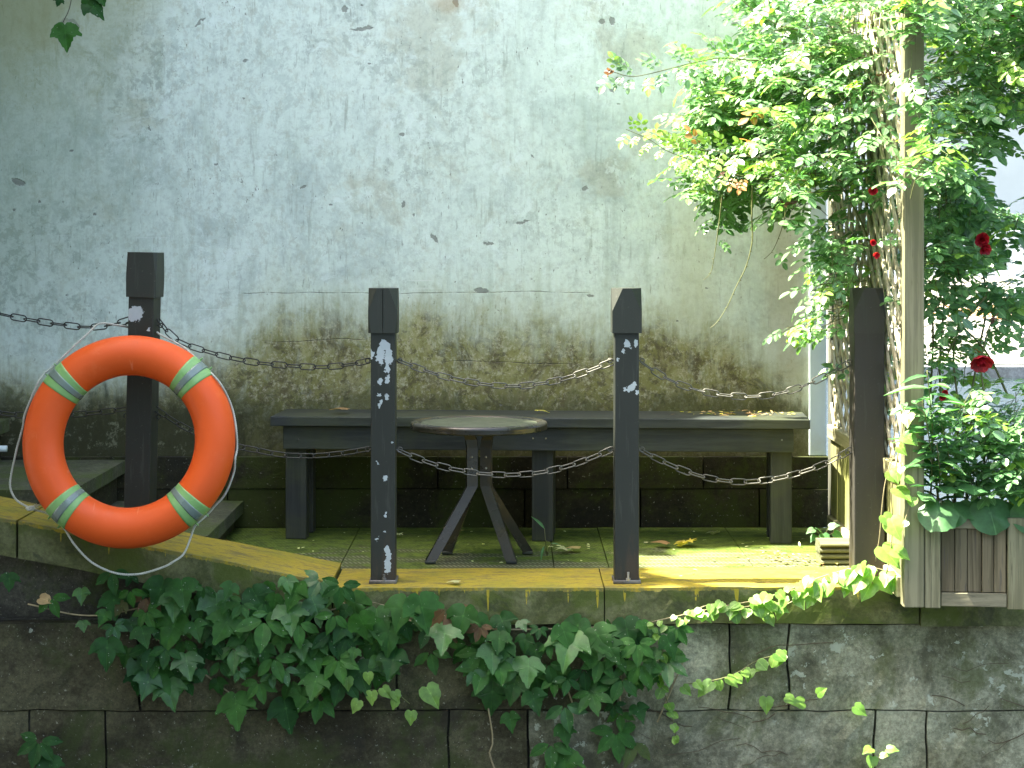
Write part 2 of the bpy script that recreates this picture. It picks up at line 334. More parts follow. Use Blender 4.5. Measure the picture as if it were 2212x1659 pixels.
def mat_post(name, col, chips, tint=None):
    """dark paint flaked off to pale primer on the front face; chips = (x, z, rx, rz) in metres on the shaft"""
    n = NT(name, 0.55, 0.4)
    p = n.oc(); o = n.xyz(p)
    c = n.mix(n.noise(n.map(p, (6, 6, 1.2)), 2.0, 6, 0.65), tuple(v * 0.75 for v in col), tuple(v * 1.3 for v in col))
    if tint: c = n.mix(n.m('MULTIPLY', n.step(n.noise(n.map(p, (1, 1, 0.6)), 3.5, 5), 0.48, 0.66), 0.7), c, tint)
    c = n.mix(n.m('MULTIPLY', n.step(n.noise(p, 120, 3, 0.6), 0.66, 0.72), 0.4), c, (0.12, 0.12, 0.10))
    rs_ = n.m('ADD', n.noise(n.map(p, (14, 14, 3)), 1.0, 8, 0.75), n.step(o[2], 0.16, 0.0, 0.0, 0.14))
    c = n.mix(n.m('MULTIPLY', n.step(rs_, 0.56, 0.68), 0.55), c, (0.050, 0.034, 0.020))
    c = n.mix(n.m('MULTIPLY', n.step(n.noise(n.map(p, (70, 70, 5), (2, 2, 2)), 1.0, 5, 0.6), 0.58, 0.66), 0.35), c, (0.055, 0.06, 0.05))
    chip = None
    if chips:
        pw = n.vadd(n.vadd(p, n.ncol(p, 42, 3), 0.024), n.ncol(p, 130, 3), 0.020); wo = n.xyz(pw); wo = (wo[0], wo[1], wo[2])
        for (x, z, rx, rz) in chips:
            b_ = n.blob(wo, x + 0.022, z + 0.022, rx, rz); chip = b_ if chip is None else n.m('MAXIMUM', chip, b_)
        chip = n.m('MULTIPLY', n.step(chip, 0.0, 0.08), n.step(o[1], -0.030, -0.036))
        c = n.mix(chip, c, n.mix(n.noise(p, 60, 4), (0.30, 0.36, 0.37), (0.42, 0.47, 0.47)))
    n.color(c)
    h = n.noise(n.map(p, (60, 60, 8)), 1.0, 5)
    if chip: h = n.m('SUBTRACT', h, chip)
    n.bump(h, 0.25, 0.002)
    return n.mat

def mat_leaf(name, a, b, old=None, oldf=0.05, trans=0.35, rough=0.38, spec=0.5, spots=0.0, under=None):
    n = NT(name, rough, spec)
    f = n.m('FRACT', n.m('ADD', n.attr('rnd'), n.rnd()))
    c = n.mix(f, a, b)
    p = n.oc()
    if old:
        f2 = n.m('FRACT', n.m('MULTIPLY', f, 17.31))
        c = n.mix(n.step(f2, 1 - oldf - 0.01, 1 - oldf), c, old)
    vein = n.attr('vein')
    c = n.mix(n.m('MULTIPLY', n.step(vein, 0.80, 1.0), 0.35), c, tuple(min(1, v * 2.2 + 0.02) for v in b))
    c = n.mix(1.0, c, n.ramp(n.noise(n.pos(), 34, 5, 0.6), [(0.3, 0.72), (0.7, 1.28)]), 'MULTIPLY')
    if spots: c = n.mix(n.m('MULTIPLY', n.step(n.noise(n.pos(), 110, 2, 0.5), 0.715, 0.735), spots), c, (0.42, 0.45, 0.40))
    n.color(c)
    tr = n.N.new('ShaderNodeBsdfTranslucent'); n.put(tr.inputs[0], n.mix(1.0, c, (1.5, 1.9, 0.7), 'MULTIPLY'))
    ms = n.N.new('ShaderNodeMixShader'); ms.inputs[0].default_value = trans
    n.L.new(n.b.outputs[0], ms.inputs[1]); n.L.new(tr.outputs[0], ms.inputs[2]); n.L.new(ms.outputs[0], n.out.inputs[0])
    n.bump(n.m('ADD', n.noise(n.pos(), 60, 3), n.m('MULTIPLY', vein, -0.6)), 0.25, 0.003)
    return n.mat

def mat_water():
    n = NT('canal_water', 0.06, 0.5)
    p = n.pos()
    n.color((0.012, 0.022, 0.022))
    n.bump(n.m('ADD', n.noise(n.map(p, (1.2, 2.6, 1)), 2.2, 4, 0.6), n.m('MULTIPLY', n.noise(n.map(p, (1, 2, 1)), 9, 3), 0.4)), 0.5, 0.05)
    return n.mat

def mat_ring(*_, **__):
    n = NT('orange_ring_skin', 0.5, 0.3); p = n.oc()
    c = n.mix(n.noise(p, 5, 4), (0.60, 0.080, 0.009), (0.70, 0.098, 0.013))
    c = n.mix(n.m('MULTIPLY', n.step(n.noise(p, 14, 8, 0.75), 0.54, 0.70), 0.35), c, (0.72, 0.16, 0.05))
    c = n.mix(n.m('MULTIPLY', n.step(n.noise(n.map(p, (1, 1, 1), (5, 5, 5)), 60, 5, 0.7), 0.66, 0.72), 0.5), c, (0.30, 0.05, 0.015))
    c = n.mix(n.m('MULTIPLY', n.step(n.noise(n.map(p, (60, 6, 6), (1, 2, 5)), 1.0, 3), 0.70, 0.74), 0.4), c, (0.75, 0.25, 0.12))
    n.color(c); n.rough(n.step(n.noise(p, 9, 6, 0.7), 0.3, 0.7, 0.40, 0.66)); n.bump(n.noise(p, 25, 6, 0.6), 0.12, 0.004)
    return n.mat
M = {}
M['plaster'] = mat_plaster()
M['pilaster'] = mat_plain('smooth_painted_plaster', (0.55, 0.64, 0.66), 0.8, 0.2, 0, 0.06, 5, 0.2, dirt=(0.45, 0.5, 0.42))
M['plinth'] = mat_stone('mossy_plinth_stone', (0.022, 0.021, 0.011), (0.045, 0.042, 0.020), 0.7, 0, 1.0, (0.04, 0.055, 0.008), (0.016, 0.016, 0.010))
M['quay'] = mat_stone('quay_block_stone', (0.105, 0.108, 0.062), (0.29, 0.30, 0.205), 0.45, 0.9, 1.0, (0.07, 0.085, 0.028), (0.055, 0.056, 0.034), 0.30)
M['quay_shaded'] = mat_stone('shade_painted_quay_block_stone', (0.040, 0.037, 0.019), (0.090, 0.088, 0.046), 0.6, 0.3, 1.0, (0.035, 0.05, 0.012), (0.022, 0.020, 0.013), 0.30)  # darker copy for the left blocks: their shade is put into the colour
M['quay_old'] = mat_stone('quay_block_stone', (0.165, 0.165, 0.125), (0.29, 0.29, 0.235), 0.35, 0.5, 1.0, (0.075, 0.10, 0.035), (0.07, 0.07, 0.05), 0.30)
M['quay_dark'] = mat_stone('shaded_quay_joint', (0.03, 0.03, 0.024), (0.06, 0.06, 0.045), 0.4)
M['step'] = mat_stone('mossy_step_stone', (0.075, 0.082, 0.045), (0.12, 0.125, 0.075), 0.7, 0, 1.0, (0.060, 0.085, 0.018), (0.045, 0.05, 0.03))
M['curb'] = mat_curb()
M['floor'] = mat_floor()
M['bench'] = mat_wood('dark_painted_wood', (0.019, 0.024, 0.023), (0.034, 0.041, 0.038), 'x', (0.018, 0.022, 0.021), 0.12, 0.55)
M['bench_leg'] = mat_wood('dark_painted_leg_wood', (0.018, 0.022, 0.020), (0.031, 0.035, 0.031), 'z', (0.016, 0.02, 0.02), 0.12, 0.6)
M['table_frame'] = mat_plain('brown_painted_steel', (0.030, 0.029, 0.023), 0.28, 0.5, 0.0, 0.2, 14, 0.08, dirt=(0.075, 0.055, 0.02))
M['table_disc'] = mat_plain('dull_green_table_disc', (0.062, 0.074, 0.045), 0.5, 0.5, 0, 0.2, 12, 0.1, dirt=(0.075, 0.09, 0.045))
M['steel'] = mat_plain('galvanised_steel', (0.42, 0.42, 0.40), 0.35, 0.5, 0.9, 0.2, 40, 0.1)
M['plate'] = mat_plain('grey_base_plate', (0.15, 0.155, 0.15), 0.4, 0.5, 0.5, 0.25, 40, 0.15, dirt=(0.06, 0.05, 0.04))
M['chain'] = mat_plain('dull_chain_steel', (0.10, 0.10, 0.085), 0.45, 0.5, 0.4, 0.25, 60, 0.1, dirt=(0.07, 0.06, 0.045))
M['chain_old'] = mat_plain('rusty_dark_chain', (0.030, 0.033, 0.027), 0.6, 0.4, 0.2, 0.3, 60, 0.2, dirt=(0.05, 0.03, 0.018))
M['orange'] = mat_ring('orange_ring_skin', (0.66, 0.088, 0.010), 0.52, 0.3, 0, 0.05, 6, 0.05, dirt=(0.58, 0.066, 0.008))
M['band'] = mat_plain('pale_green_reflective_band', (0.185, 0.36, 0.115), 0.38, 0.5, 0, 0.08, 12, 0.05)
M['band_grey'] = mat_plain('grey_reflective_stripe', (0.16, 0.21, 0.18), 0.3, 0.6, 0.2, 0.08, 12, 0.05)
M['rope'] = mat_plain('grey_white_rope', (0.42, 0.44, 0.37), 0.8, 0.2, 0, 0.15, 80, 0.2)
M['pvc'] = mat_plain('white_pvc', (0.62, 0.70, 0.68), 0.4, 0.5, 0, 0.08, 12, 0.05)
M['trellis'] = mat_wood('bleached_wood', (0.135, 0.13, 0.075), (0.22, 0.21, 0.125), 'z', (0.06, 0.056, 0.032), 0.12)
M['strip'] = mat_wood('bleached_lattice_strip', (0.36, 0.32, 0.21), (0.52, 0.48, 0.34), 'z', (0.16, 0.13, 0.08), 0.0)
M['board'] = mat_wood('planter_board', (0.080, 0.066, 0.036), (0.16, 0.135, 0.080), 'z', (0.06, 0.055, 0.05), 0.0)
M['board_moss'] = mat_wood('mossy_board', (0.20, 0.19, 0.09), (0.30, 0.29, 0.14), 'z', (0.08, 0.08, 0.03), 0.55)
M['rail'] = mat_wood('planter_rail', (0.16, 0.15, 0.095), (0.25, 0.23, 0.15), 'x', (0.10, 0.09, 0.06), 0.0)
M['rail_y'] = mat_wood('side_rail', (0.28, 0.26, 0.14), (0.40, 0.37, 0.22), 'y', (0.10, 0.09, 0.05), 0.25)
M['slat'] = mat_wood('grey_log_slat', (0.075, 0.08, 0.048), (0.13, 0.135, 0.085), 'x', (0.03, 0.03, 0.02), 0.2)
M['soil'] = mat_stone('planter_soil', (0.03, 0.022, 0.014), (0.05, 0.04, 0.025), 0.2)
M['ivy'] = mat_leaf('ivy_leaf', (0.009, 0.048, 0.008), (0.030, 0.105, 0.014), (0.10, 0.06, 0.025), 0.003, 0.26, 0.60, 0.22, 0.5)
M['ivy_light'] = mat_leaf('lighter_ivy_leaf', (0.022, 0.085, 0.018), (0.055, 0.15, 0.030), (0.13, 0.07, 0.03), 0.02, 0.28, 0.45, 0.4, 0.4)
M['ivy_young'] = mat_leaf('young_ivy_leaf', (0.10, 0.22, 0.03), (0.17, 0.30, 0.05), None, 0, 0.4, 0.45)
M['creeper'] = mat_leaf('creeper_leaf', (0.11, 0.23, 0.035), (0.20, 0.33, 0.06), None, 0, 0.42, 0.42)
M['rose'] = mat_leaf('rose_leaf', (0.055, 0.145, 0.055), (0.165, 0.290, 0.120), (0.22, 0.33, 0.06), 0.05, 0.32, 0.34, 0.8)
M['rose_young'] = mat_leaf('young_rose_leaf', (0.15, 0.27, 0.04), (0.22, 0.33, 0.07), (0.34, 0.14, 0.05), 0.05, 0.42, 0.4)
M['redtip'] = mat_leaf('reddish_leaf', (0.10, 0.045, 0.045), (0.16, 0.06, 0.05), None, 0, 0.3, 0.4)
M['broad'] = mat_leaf('broad_leaf', (0.045, 0.13, 0.045), (0.085, 0.19, 0.07), None, 0, 0.3, 0.5, 0.4)
M['tree'] = mat_leaf('tree_leaf', (0.03, 0.08, 0.02), (0.06, 0.13, 0.03), None, 0, 0.25, 0.45)
M['dry'] = mat_leaf('dry_leaf', (0.26, 0.15, 0.06), (0.42, 0.30, 0.13), (0.45, 0.40, 0.08), 0.3, 0.25, 0.6)
M['dry_yellow'] = mat_leaf('yellow_leaf', (0.46, 0.36, 0.05), (0.55, 0.46, 0.10), None, 0, 0.3, 0.5)
M['dry_pale'] = mat_leaf('pale_dry_leaf', (0.42, 0.42, 0.22), (0.55, 0.55, 0.32), None, 0, 0.3, 0.5)
M['petal'] = mat_leaf('rose_petal', (0.30, 0.008, 0.02), (0.42, 0.015, 0.035), None, 0, 0.35, 0.5)
M['stem'] = mat_plain('green_brown_stem', (0.11, 0.12, 0.045), 0.6, 0.3, 0, 0.3, 30, 0.2)
M['stem_dark'] = mat_plain('dark_cane', (0.045, 0.04, 0.028), 0.65, 0.3, 0, 0.3, 30, 0.2)
M['stem_pale'] = mat_plain('pale_tendril', (0.26, 0.22, 0.12), 0.6, 0.3, 0, 0.3, 30, 0.2)
M['bark'] = mat_stone('bark', (0.05, 0.04, 0.03), (0.10, 0.085, 0.06), 0.3)
M['water'] = mat_water()
M['deck'] = mat_stone('pale_terrace_stone', (0.15, 0.148, 0.125), (0.22, 0.215, 0.18), 0.0, 0, 0.08, (0.3, 0.3, 0.2), (0.30, 0.30, 0.26), 0.15)
M['bank'] = mat_stone('far_bank_stone', (0.16, 0.19, 0.20), (0.24, 0.27, 0.28), 0.1, 0, 0.1)
M['whitewash'] = mat_plain('far_whitewashed_wall', (0.40, 0.455, 0.48), 0.85, 0.2, 0, 0.05, 0.6, 0.1)
M['rooftile'] = mat_plain('dark_roof_tile', (0.06, 0.062, 0.065), 0.7, 0.3, 0, 0.25, 1.5, 0.2)
M['hedge'] = mat_leaf('hedge_leaf', (0.03, 0.09, 0.04), (0.06, 0.14, 0.05), None, 0, 0.25, 0.5)
M['ground'] = mat_stone('far_ground_soil', (0.05, 0.05, 0.035), (0.08, 0.078, 0.055), 0.4, 0, 0.05)

# ------------------------------------------------------------------ object helpers
def tag(o, label=None, cat=None, group=None, kind=None):
    if label: o['label'] = label
    if cat: o['category'] = cat
    if group: o['group'] = group
    if kind: o['kind'] = kind
    return o

def empty(name, loc=(0, 0, 0), label=None, cat=None, group=None, rz=0.0):
    o = bpy.data.objects.new(name, None); COL.objects.link(o)
    o.location = loc; o.rotation_euler = (0, 0, rz); o.empty_display_size = 0.1
    return tag(o, label, cat, group)

def origin_of(o):
    v = Vector((0, 0, 0))
    while o is not None:
        v = v + Vector(o.location); o = o.parent
    return v

def link_mesh(name, me, mat, parent=None, smooth=False, world=True):
    """mesh given in world coordinates; stored relative to its parents' base (parents carry no rotation)"""
    if parent is not None and world:
        me.transform(Matrix.Translation(-origin_of(parent)))
    if mat is not None: me.materials.append(mat)
    if smooth:
        for f in me.polygons: f.use_smooth = True
    o = bpy.data.objects.new(name, me); COL.objects.link(o)
    if parent is not None: o.parent = parent
    return o

def obj(name, bm, mat, parent=None, smooth=False, world=True, angle=None):
    bmesh.ops.recalc_face_normals(bm, faces=bm.faces[:])
    me = bpy.data.meshes.new(name); bm.to_mesh(me); bm.free()
    return link_mesh(name, me, mat, parent, smooth, world)

def box(bm, x0, x1, y0, y1, z0, z1, bevel=0.0, seg=1):
    r = bmesh.ops.create_cube(bm, size=1.0)
    vs = r['verts']
    for v in vs:
        v.co = Vector(((x0 + x1) / 2 + v.co.x * (x1 - x0), (y0 + y1) / 2 + v.co.y * (y1 - y0), (z0 + z1) / 2 + v.co.z * (z1 - z0)))
    if bevel > 0:
        es = list({e for v in vs for e in v.link_edges})
        bmesh.ops.bevel(bm, geom=es, offset=bevel, segments=seg, profile=0.5, affect='EDGES')
    return bm

def bx(*a, **k):
    return box(bmesh.new(), *a, **k)

def rough_block(x0, x1, y0, y1, z0, z1, bevel=0.008, amp=0.004, cell=0.07, top=None):
    """a stone with worn edges and an uneven face; top(x) may raise a sloping top/bottom"""
    nx = max(2, int((x1 - x0) / cell)); nz = max(2, int((z1 - z0) / cell)); ny = max(1, int((y1 - y0) / 0.15))
    bm = bmesh.new()
    bm2 = bmesh.new()
    xs = np.linspace(x0, x1, nx + 1); zs = np.linspace(z0, z1, nz + 1); ys = np.linspace(y0, y1, ny + 1)
    cache = {}
    def v(i, j, k):
        key = (i, j, k)
        if key not in cache: cache[key] = bm.verts.new((xs[i], ys[j], zs[k]))
        return cache[key]
    for i in range(nx):
        for k in range(nz):
            bm.faces.new((v(i, 0, k), v(i + 1, 0, k), v(i + 1, 0, k + 1), v(i, 0, k + 1)))
            bm.faces.new((v(i, ny, k), v(i, ny, k + 1), v(i + 1, ny, k + 1), v(i + 1, ny, k)))
    for i in range(nx):
        for j in range(ny):
            bm.faces.new((v(i, j, nz), v(i + 1, j, nz), v(i + 1, j + 1, nz), v(i, j + 1, nz)))
            bm.faces.new((v(i, j, 0), v(i, j + 1, 0), v(i + 1, j + 1, 0), v(i + 1, j, 0)))
    for j in range(ny):
        for k in range(nz):
            bm.faces.new((v(0, j, k), v(0, j, k + 1), v(0, j + 1, k + 1), v(0, j + 1, k)))
            bm.faces.new((v(nx, j, k), v(nx, j + 1, k), v(nx, j + 1, k + 1), v(nx, j, k + 1)))
    bm2.free()
    sharp = [e for e in bm.edges if len(e.link_faces) == 2 and e.calc_face_angle(0) > 0.5]
    if bevel: bmesh.ops.bevel(bm, geom=sharp, offset=bevel, segments=2, profile=0.6, affect='EDGES')
    dl = bm.verts.layers.float.new('dt')
    for q in bm.verts:
        q[dl] = max(0.0, z1 - q.co.z - bevel * 0.25)
        s = mnoise.noise(q.co * 9.0) + 0.6 * mnoise.noise(q.co * 23.0)
        t = mnoise.noise(q.co * 7.0 + Vector((9, 9, 9)))
        q.co.y += amp * s if q.co.y < (y0 + y1) / 2 else 0.0
        q.co.z += amp * 0.7 * t
        q.co.x += amp * (0.5 if amp < 0.008 else 1.3) * mnoise.noise(q.co * 8.0 + Vector((3, 0, 5)))
    if top:
        for q in bm.verts: q.co.z += top(q.co.x)
    return bm

def tube(bm, pts, r, seg=6, cap=True):
    """tube along pts; r a number or list"""
    pts = [Vector(p) for p in pts]; n = len(pts)
    rs = [r] * n if not isinstance(r, (list, tuple)) else r
    up = Vector((0.13, 0.31, 0.94)); rings = []
    prev = None
    for i, p in enumerate(pts):
        t = (pts[min(i + 1, n - 1)] - pts[max(i - 1, 0)])
        t = t.normalized() if t.length > 1e-9 else Vector((0, 0, 1))
        if prev is None:
            a = t.cross(up)
            if a.length < 1e-3: a = t.cross(Vector((1, 0, 0)))
            a.normalize()
        else:
            a = (prev - t * prev.dot(t)).normalized()
        prev = a; b = t.cross(a)
        rings.append([bm.verts.new(p + a * (math.cos(2 * math.pi * k / seg) * rs[i]) + b * (math.sin(2 * math.pi * k / seg) * rs[i])) for k in range(seg)])
    for i in range(n - 1):
        for k in range(seg):
            bm.faces.new((rings[i][k], rings[i][(k + 1) % seg], rings[i + 1][(k + 1) % seg], rings[i + 1][k]))
    if cap:
        bm.faces.new(rings[0][::-1]); bm.faces.new(rings[-1])
    return bm

def spline(pts, step):
    """Catmull-Rom through pts, resampled at equal arc length"""
    pts = [Vector(p) for p in pts]; q = [pts[0] * 2 - pts[1]] + pts + [pts[-1] * 2 - pts[-2]]
    dense = []
    for i in range(1, len(q) - 2):
        for k in range(16):
            t = k / 16
            dense.append(0.5 * ((2 * q[i]) + (-q[i - 1] + q[i + 1]) * t + (2 * q[i - 1] - 5 * q[i] + 4 * q[i + 1] - q[i + 2]) * t * t + (-q[i - 1] + 3 * q[i] - 3 * q[i + 1] + q[i + 2]) * t ** 3))
    dense.append(pts[-1])
    L = [0]
    for a, b in zip(dense, dense[1:]): L.append(L[-1] + (b - a).length)
    n = max(2, round(L[-1] / step)); out = []; j = 0
    for i in range(n + 1):
        s = L[-1] * i / n
        while j < len(L) - 2 and L[j + 1] < s: j += 1
        f = (s - L[j]) / max(L[j + 1] - L[j], 1e-9); out.append(dense[j].lerp(dense[j + 1], min(max(f, 0), 1)))
    return out

def lathe(bm, prof, c, seg=48, axis='z'):
    rings = []
    for (r, z) in prof:
        rings.append([bm.verts.new((c[0] + r * math.cos(2 * math.pi * k / seg), c[1] + r * math.sin(2 * math.pi * k / seg), c[2] + z)) for k in range(seg)])
    for i in range(len(prof) - 1):
        for k in range(seg):
            bm.faces.new((rings[i][k], rings[i][(k + 1) % seg], rings[i + 1][(k + 1) % seg], rings[i + 1][k]))
    bm.faces.new(rings[0][::-1]); bm.faces.new(rings[-1])
    return bm

def structure(name, bm, mat, smooth=False):
    return tag(obj(name, bm, mat, None, smooth), kind='structure')

# ------------------------------------------------------------------ leaf shapes (tip along +Y, normal +Z, unit length)
def fan(half, centre=(0, 0.35), fold=0.18, droop=0.25, wave=0.0, serr=0.0, seed=0, rings=(0.55, 1.0)):
    """half outline (x>=0) from base to tip, mirrored; returns verts, faces, vein weights"""
    rr = random.Random(seed)
    h = []
    for a, b in zip(half, half[1:]):
        h.append(a)
        if serr:
            mx, my = (a[0] + b[0]) / 2, (a[1] + b[1]) / 2
            dx, dy = mx - centre[0], my - centre[1]
            h.append((mx + dx * serr * rr.uniform(0.3, 1.3), my + dy * serr * rr.uniform(0.3, 1.3)))
    h.append(half[-1])
    out = h + [(-x * rr.uniform(0.9, 1.08), y * rr.uniform(0.96, 1.04)) for x, y in h[-2:0:-1]]
    def zf(x, y):
        return fold * abs(x) - droop * (y * y) * 0.6 - droop * 1.0 * x * x + wave * math.sin(7 * x + 5 * y + seed)
    V = [(centre[0], centre[1], zf(*centre))]; W = [1.0]
    n = len(out)
    for r in rings:
        for (x, y) in out:
            X = centre[0] + (x - centre[0]) * r; Y = centre[1] + (y - centre[1]) * r
            V.append((X, Y, zf(X, Y))); W.append(1.0 if abs(X) < 0.02 else 0.15)
    F = [(0, 1 + i, 1 + (i + 1) % n) for i in range(n)]
    for k in range(len(rings) - 1):
        a = 1 + k * n; b = 1 + (k + 1) * n
        F += [(a + i, b + i, b + (i + 1) % n, a + (i + 1) % n) for i in range(n)]
    return np.array(V), F, np.array(W)

def merge(parts):
    V = []; F = []; W = []; n = 0
    for v, f, w_ in parts:
        V.append(v); W.append(w_); F += [tuple(i + n for i in q) for q in f]; n += len(v)
    return np.vstack(V), F, np.concatenate(W)

def xf(shape, scale=1.0, rot=0.0, tx=0.0, ty=0.0, tz=0.0, tilt=0.0):
    v, f, w_ = shape; v = v * scale
    if tilt:
        ct, st = math.cos(tilt), math.sin(tilt); y = v[:, 1] * ct - v[:, 2] * st; z = v[:, 1] * st + v[:, 2] * ct; v = np.stack([v[:, 0], y, z], 1)
    c, s = math.cos(rot), math.sin(rot)
    x = v[:, 0] * c - v[:, 1] * s; y = v[:, 0] * s + v[:, 1] * c
    return np.stack([x + tx, y + ty, v[:, 2] + tz], 1), f, w_

LOBED = [(0, 0.04), (0.12, -0.07), (0.30, -0.03), (0.44, 0.10), (0.53, 0.28), (0.60, 0.52), (0.42, 0.50), (0.30, 0.56), (0.22, 0.74), (0.10, 0.92), (0, 1.12)]
LOBED2 = [(0, 0.04), (0.14, -0.06), (0.36, 0.02), (0.50, 0.18), (0.62, 0.42), (0.66, 0.62), (0.46, 0.54), (0.34, 0.58), (0.27, 0.78), (0.12, 0.98), (0, 1.18)]
OVAL = [(0, 0), (0.10, 0.08), (0.22, 0.25), (0.27, 0.45), (0.23, 0.68), (0.11, 0.88), (0, 1.05)]
ROSEO = [(0, 0), (0.22, 0.16), (0.33, 0.46), (0.22, 0.80), (0, 1.0)]
HEART = [(0, 0.05), (0.16, -0.06), (0.36, 0.0), (0.46, 0.22), (0.40, 0.50), (0.20, 0.76), (0, 1.05)]
ROUND = [(0, 0.06), (0.18, -0.05), (0.40, 0.05), (0.48, 0.32), (0.40, 0.60), (0.20, 0.80), (0, 0.92)]
LANCE = [(0, 0), (0.06, 0.12), (0.11, 0.35), (0.09, 0.65), (0.04, 0.88), (0, 1.05)]
MAPLE = [(0, 0.0), (0.22, -0.12), (0.18, 0.10), (0.52, 0.12), (0.36, 0.28), (0.62, 0.52), (0.34, 0.50), (0.30, 0.62), (0.14, 0.62), (0, 1.05)]
KIDNEY = [(0, 0.10), (0.14, -0.05), (0.34, -0.06), (0.52, 0.10), (0.56, 0.34), (0.48, 0.60), (0.28, 0.78), (0, 0.86)]

S_ivy = [fan(LOBED if k % 2 else LOBED2, (0, 0.36), 0.10 + 0.07 * k, 0.15 + 0.09 * k, 0.035, 0.08, k) for k in range(5)]
def foliolate(k, nn=5):
    ang = {3: [-1.1, 0, 1.1], 5: [-1.75, -0.85, 0, 0.85, 1.75]}[nn]
    parts = []
    for i, a in enumerate(ang):
        s = 0.98 - 0.20 * abs(a) / 1.75
        parts.append(xf(fan(OVAL, (0, 0.45), 0.25, 0.35, 0.02, 0.06, k * 7 + i), s * 0.92, a, 0.10 * -math.sin(a), 0.10 * math.cos(a), 0, 0.0))
    return merge(parts)
S_five = [foliolate(k, 5) for k in range(2)] + [foliolate(k + 3, 3) for k in range(2)]
S_heart = [fan(HEART, (0, 0.35), 0.25, 0.35, 0.02, 0.03, k) for k in range(3)]
S_round = [fan(ROUND, (0, 0.35), 0.2, 0.25, 0.02, 0, k, (1.0,)) for k in range(2)]
S_kidney = [fan(KIDNEY, (0, 0.32), 0.15, 0.5, 0.05, 0.05, k) for k in range(3)]
S_maple = [fan(MAPLE, (0, 0.3), 0.35, 0.3, 0.08, 0.0, k) for k in range(3)]
S_lance = [fan(LANCE, (0, 0.4), 0.5, 0.5, 0.0, 0.0, k, (1.0,)) for k in range(2)]
def rose_leaf(k):
    rr = random.Random(k + 50); parts = []
    pairs = [(0.34, 0.30), (0.62, 0.36)] if k % 2 else [(0.26, 0.26), (0.47, 0.32), (0.70, 0.36)]
    one = fan(ROSEO, (0, 0.46), 0.28, 0.22, 0.02, 0, k, (1.0,))
    for y, s in pairs:
        for sgn in (1, -1):
            parts.append(xf(one, s * rr.uniform(0.85, 1.1), -sgn * rr.uniform(0.95, 1.25), sgn * 0.02, y + rr.uniform(-.02, .02), -0.10 * y * y, rr.uniform(-0.35, 0.15)))
    parts.append(xf(one, 0.42, rr.uniform(-.15, .15), 0, 0.80, -0.07, -0.2))
    V = np.array([(-0.006, 0, 0), (0.006, 0, 0), (0.004, 0.84, -0.08), (-0.004, 0.84, -0.08)])
    parts.append((V, [(0, 1, 2, 3)], np.ones(4)))
    return merge(parts)
S_rose = [rose_leaf(k) for k in range(6)]
S_quad = [fan([(0, 0), (0.24, 0.35), (0.16, 0.75), (0, 1)], (0, 0.45), 0.2, 0.2, 0, 0, k, (1.0,)) for k in range(3)]

def shape_mesh(shape, name='leaf'):
    V, F, W = shape
    me = bpy.data.meshes.new(name); me.from_pydata([tuple(v) for v in V], [], F)
    a = me.attributes.new('vein', 'FLOAT', 'POINT'); a.data.foreach_set('value', W.astype(np.float32))
    for f in me.polygons: f.use_smooth = True
    me.update(); return me
_mc = {}
def shared(shape, mat, key):
    k = (key, mat.name)
    if k not in _mc:
        me = shape_mesh(shape); me.materials.append(mat); _mc[k] = me
    return _mc[k]

def frame(tip, nrm):
    y = Vector(tip).normalized(); z = Vector(nrm); z = z - y * z.dot(y)
    if z.length < 1e-4: z = y.orthogonal()
    z.normalize(); x = y.cross(z)
    return Matrix((x, y, z)).transposed()

def leaf_obj(loc, tip, nrm, size, mesh, parent, name='leaf'):
    o = bpy.data.objects.new(name, mesh); COL.objects.link(o); o.parent = parent
    m = frame(tip, nrm)
    o.matrix_local = Matrix.LocRotScale(Vector(loc) - origin_of(parent), m.to_quaternion(), Vector((size, size, size)))
    return o

class Leaves:
    """many leaves gathered into one mesh"""
    def __init__(s): s.V = []; s.F = []; s.W = []; s.Rn = []; s.n = 0
    def add(s, shape, loc, tip, nrm, size):
        V, F, W = shape; m = np.array(frame(tip, nrm)) * size
        s.V.append(V @ m.T + np.array(loc)); s.F += [tuple(i + s.n for i in f) for f in F]; s.W.append(W)
        s.Rn.append(np.full(len(V), random.random())); s.n += len(V)
    def build(s, name, mat, parent=None, smooth=True):
        V = np.vstack(s.V); me = bpy.data.meshes.new(name); me.from_pydata(V.tolist(), [], s.F)
        a = me.attributes.new('vein', 'FLOAT', 'POINT'); a.data.foreach_set('value', np.concatenate(s.W).astype(np.float32))
        a = me.attributes.new('rnd', 'FLOAT', 'POINT'); a.data.foreach_set('value', np.concatenate(s.Rn).astype(np.float32))
        return link_mesh(name, me, mat, parent, smooth)

U = random.uniform
def jv(k): return Vector((U(-k, k), U(-k, k), U(-k, k)))

# ================================================================== THE SETTING
# water and far ground
bm = bmesh.new(); q = [bm.verts.new(v) for v in ((-300, -200, -0.75), (300, -200, -0.75), (300, 27, -0.75), (-300, 27, -0.75))]; bm.faces.new(q)
structure('water', bm, M['water'])
bm = bmesh.new(); q = [bm.verts.new(v) for v in ((-900, 26.9, -0.62), (900, 26.9, -0.62), (900, 1200, -0.62), (-900, 1200, -0.62))]; bm.faces.new(q)
structure('ground', bm, M['ground'])

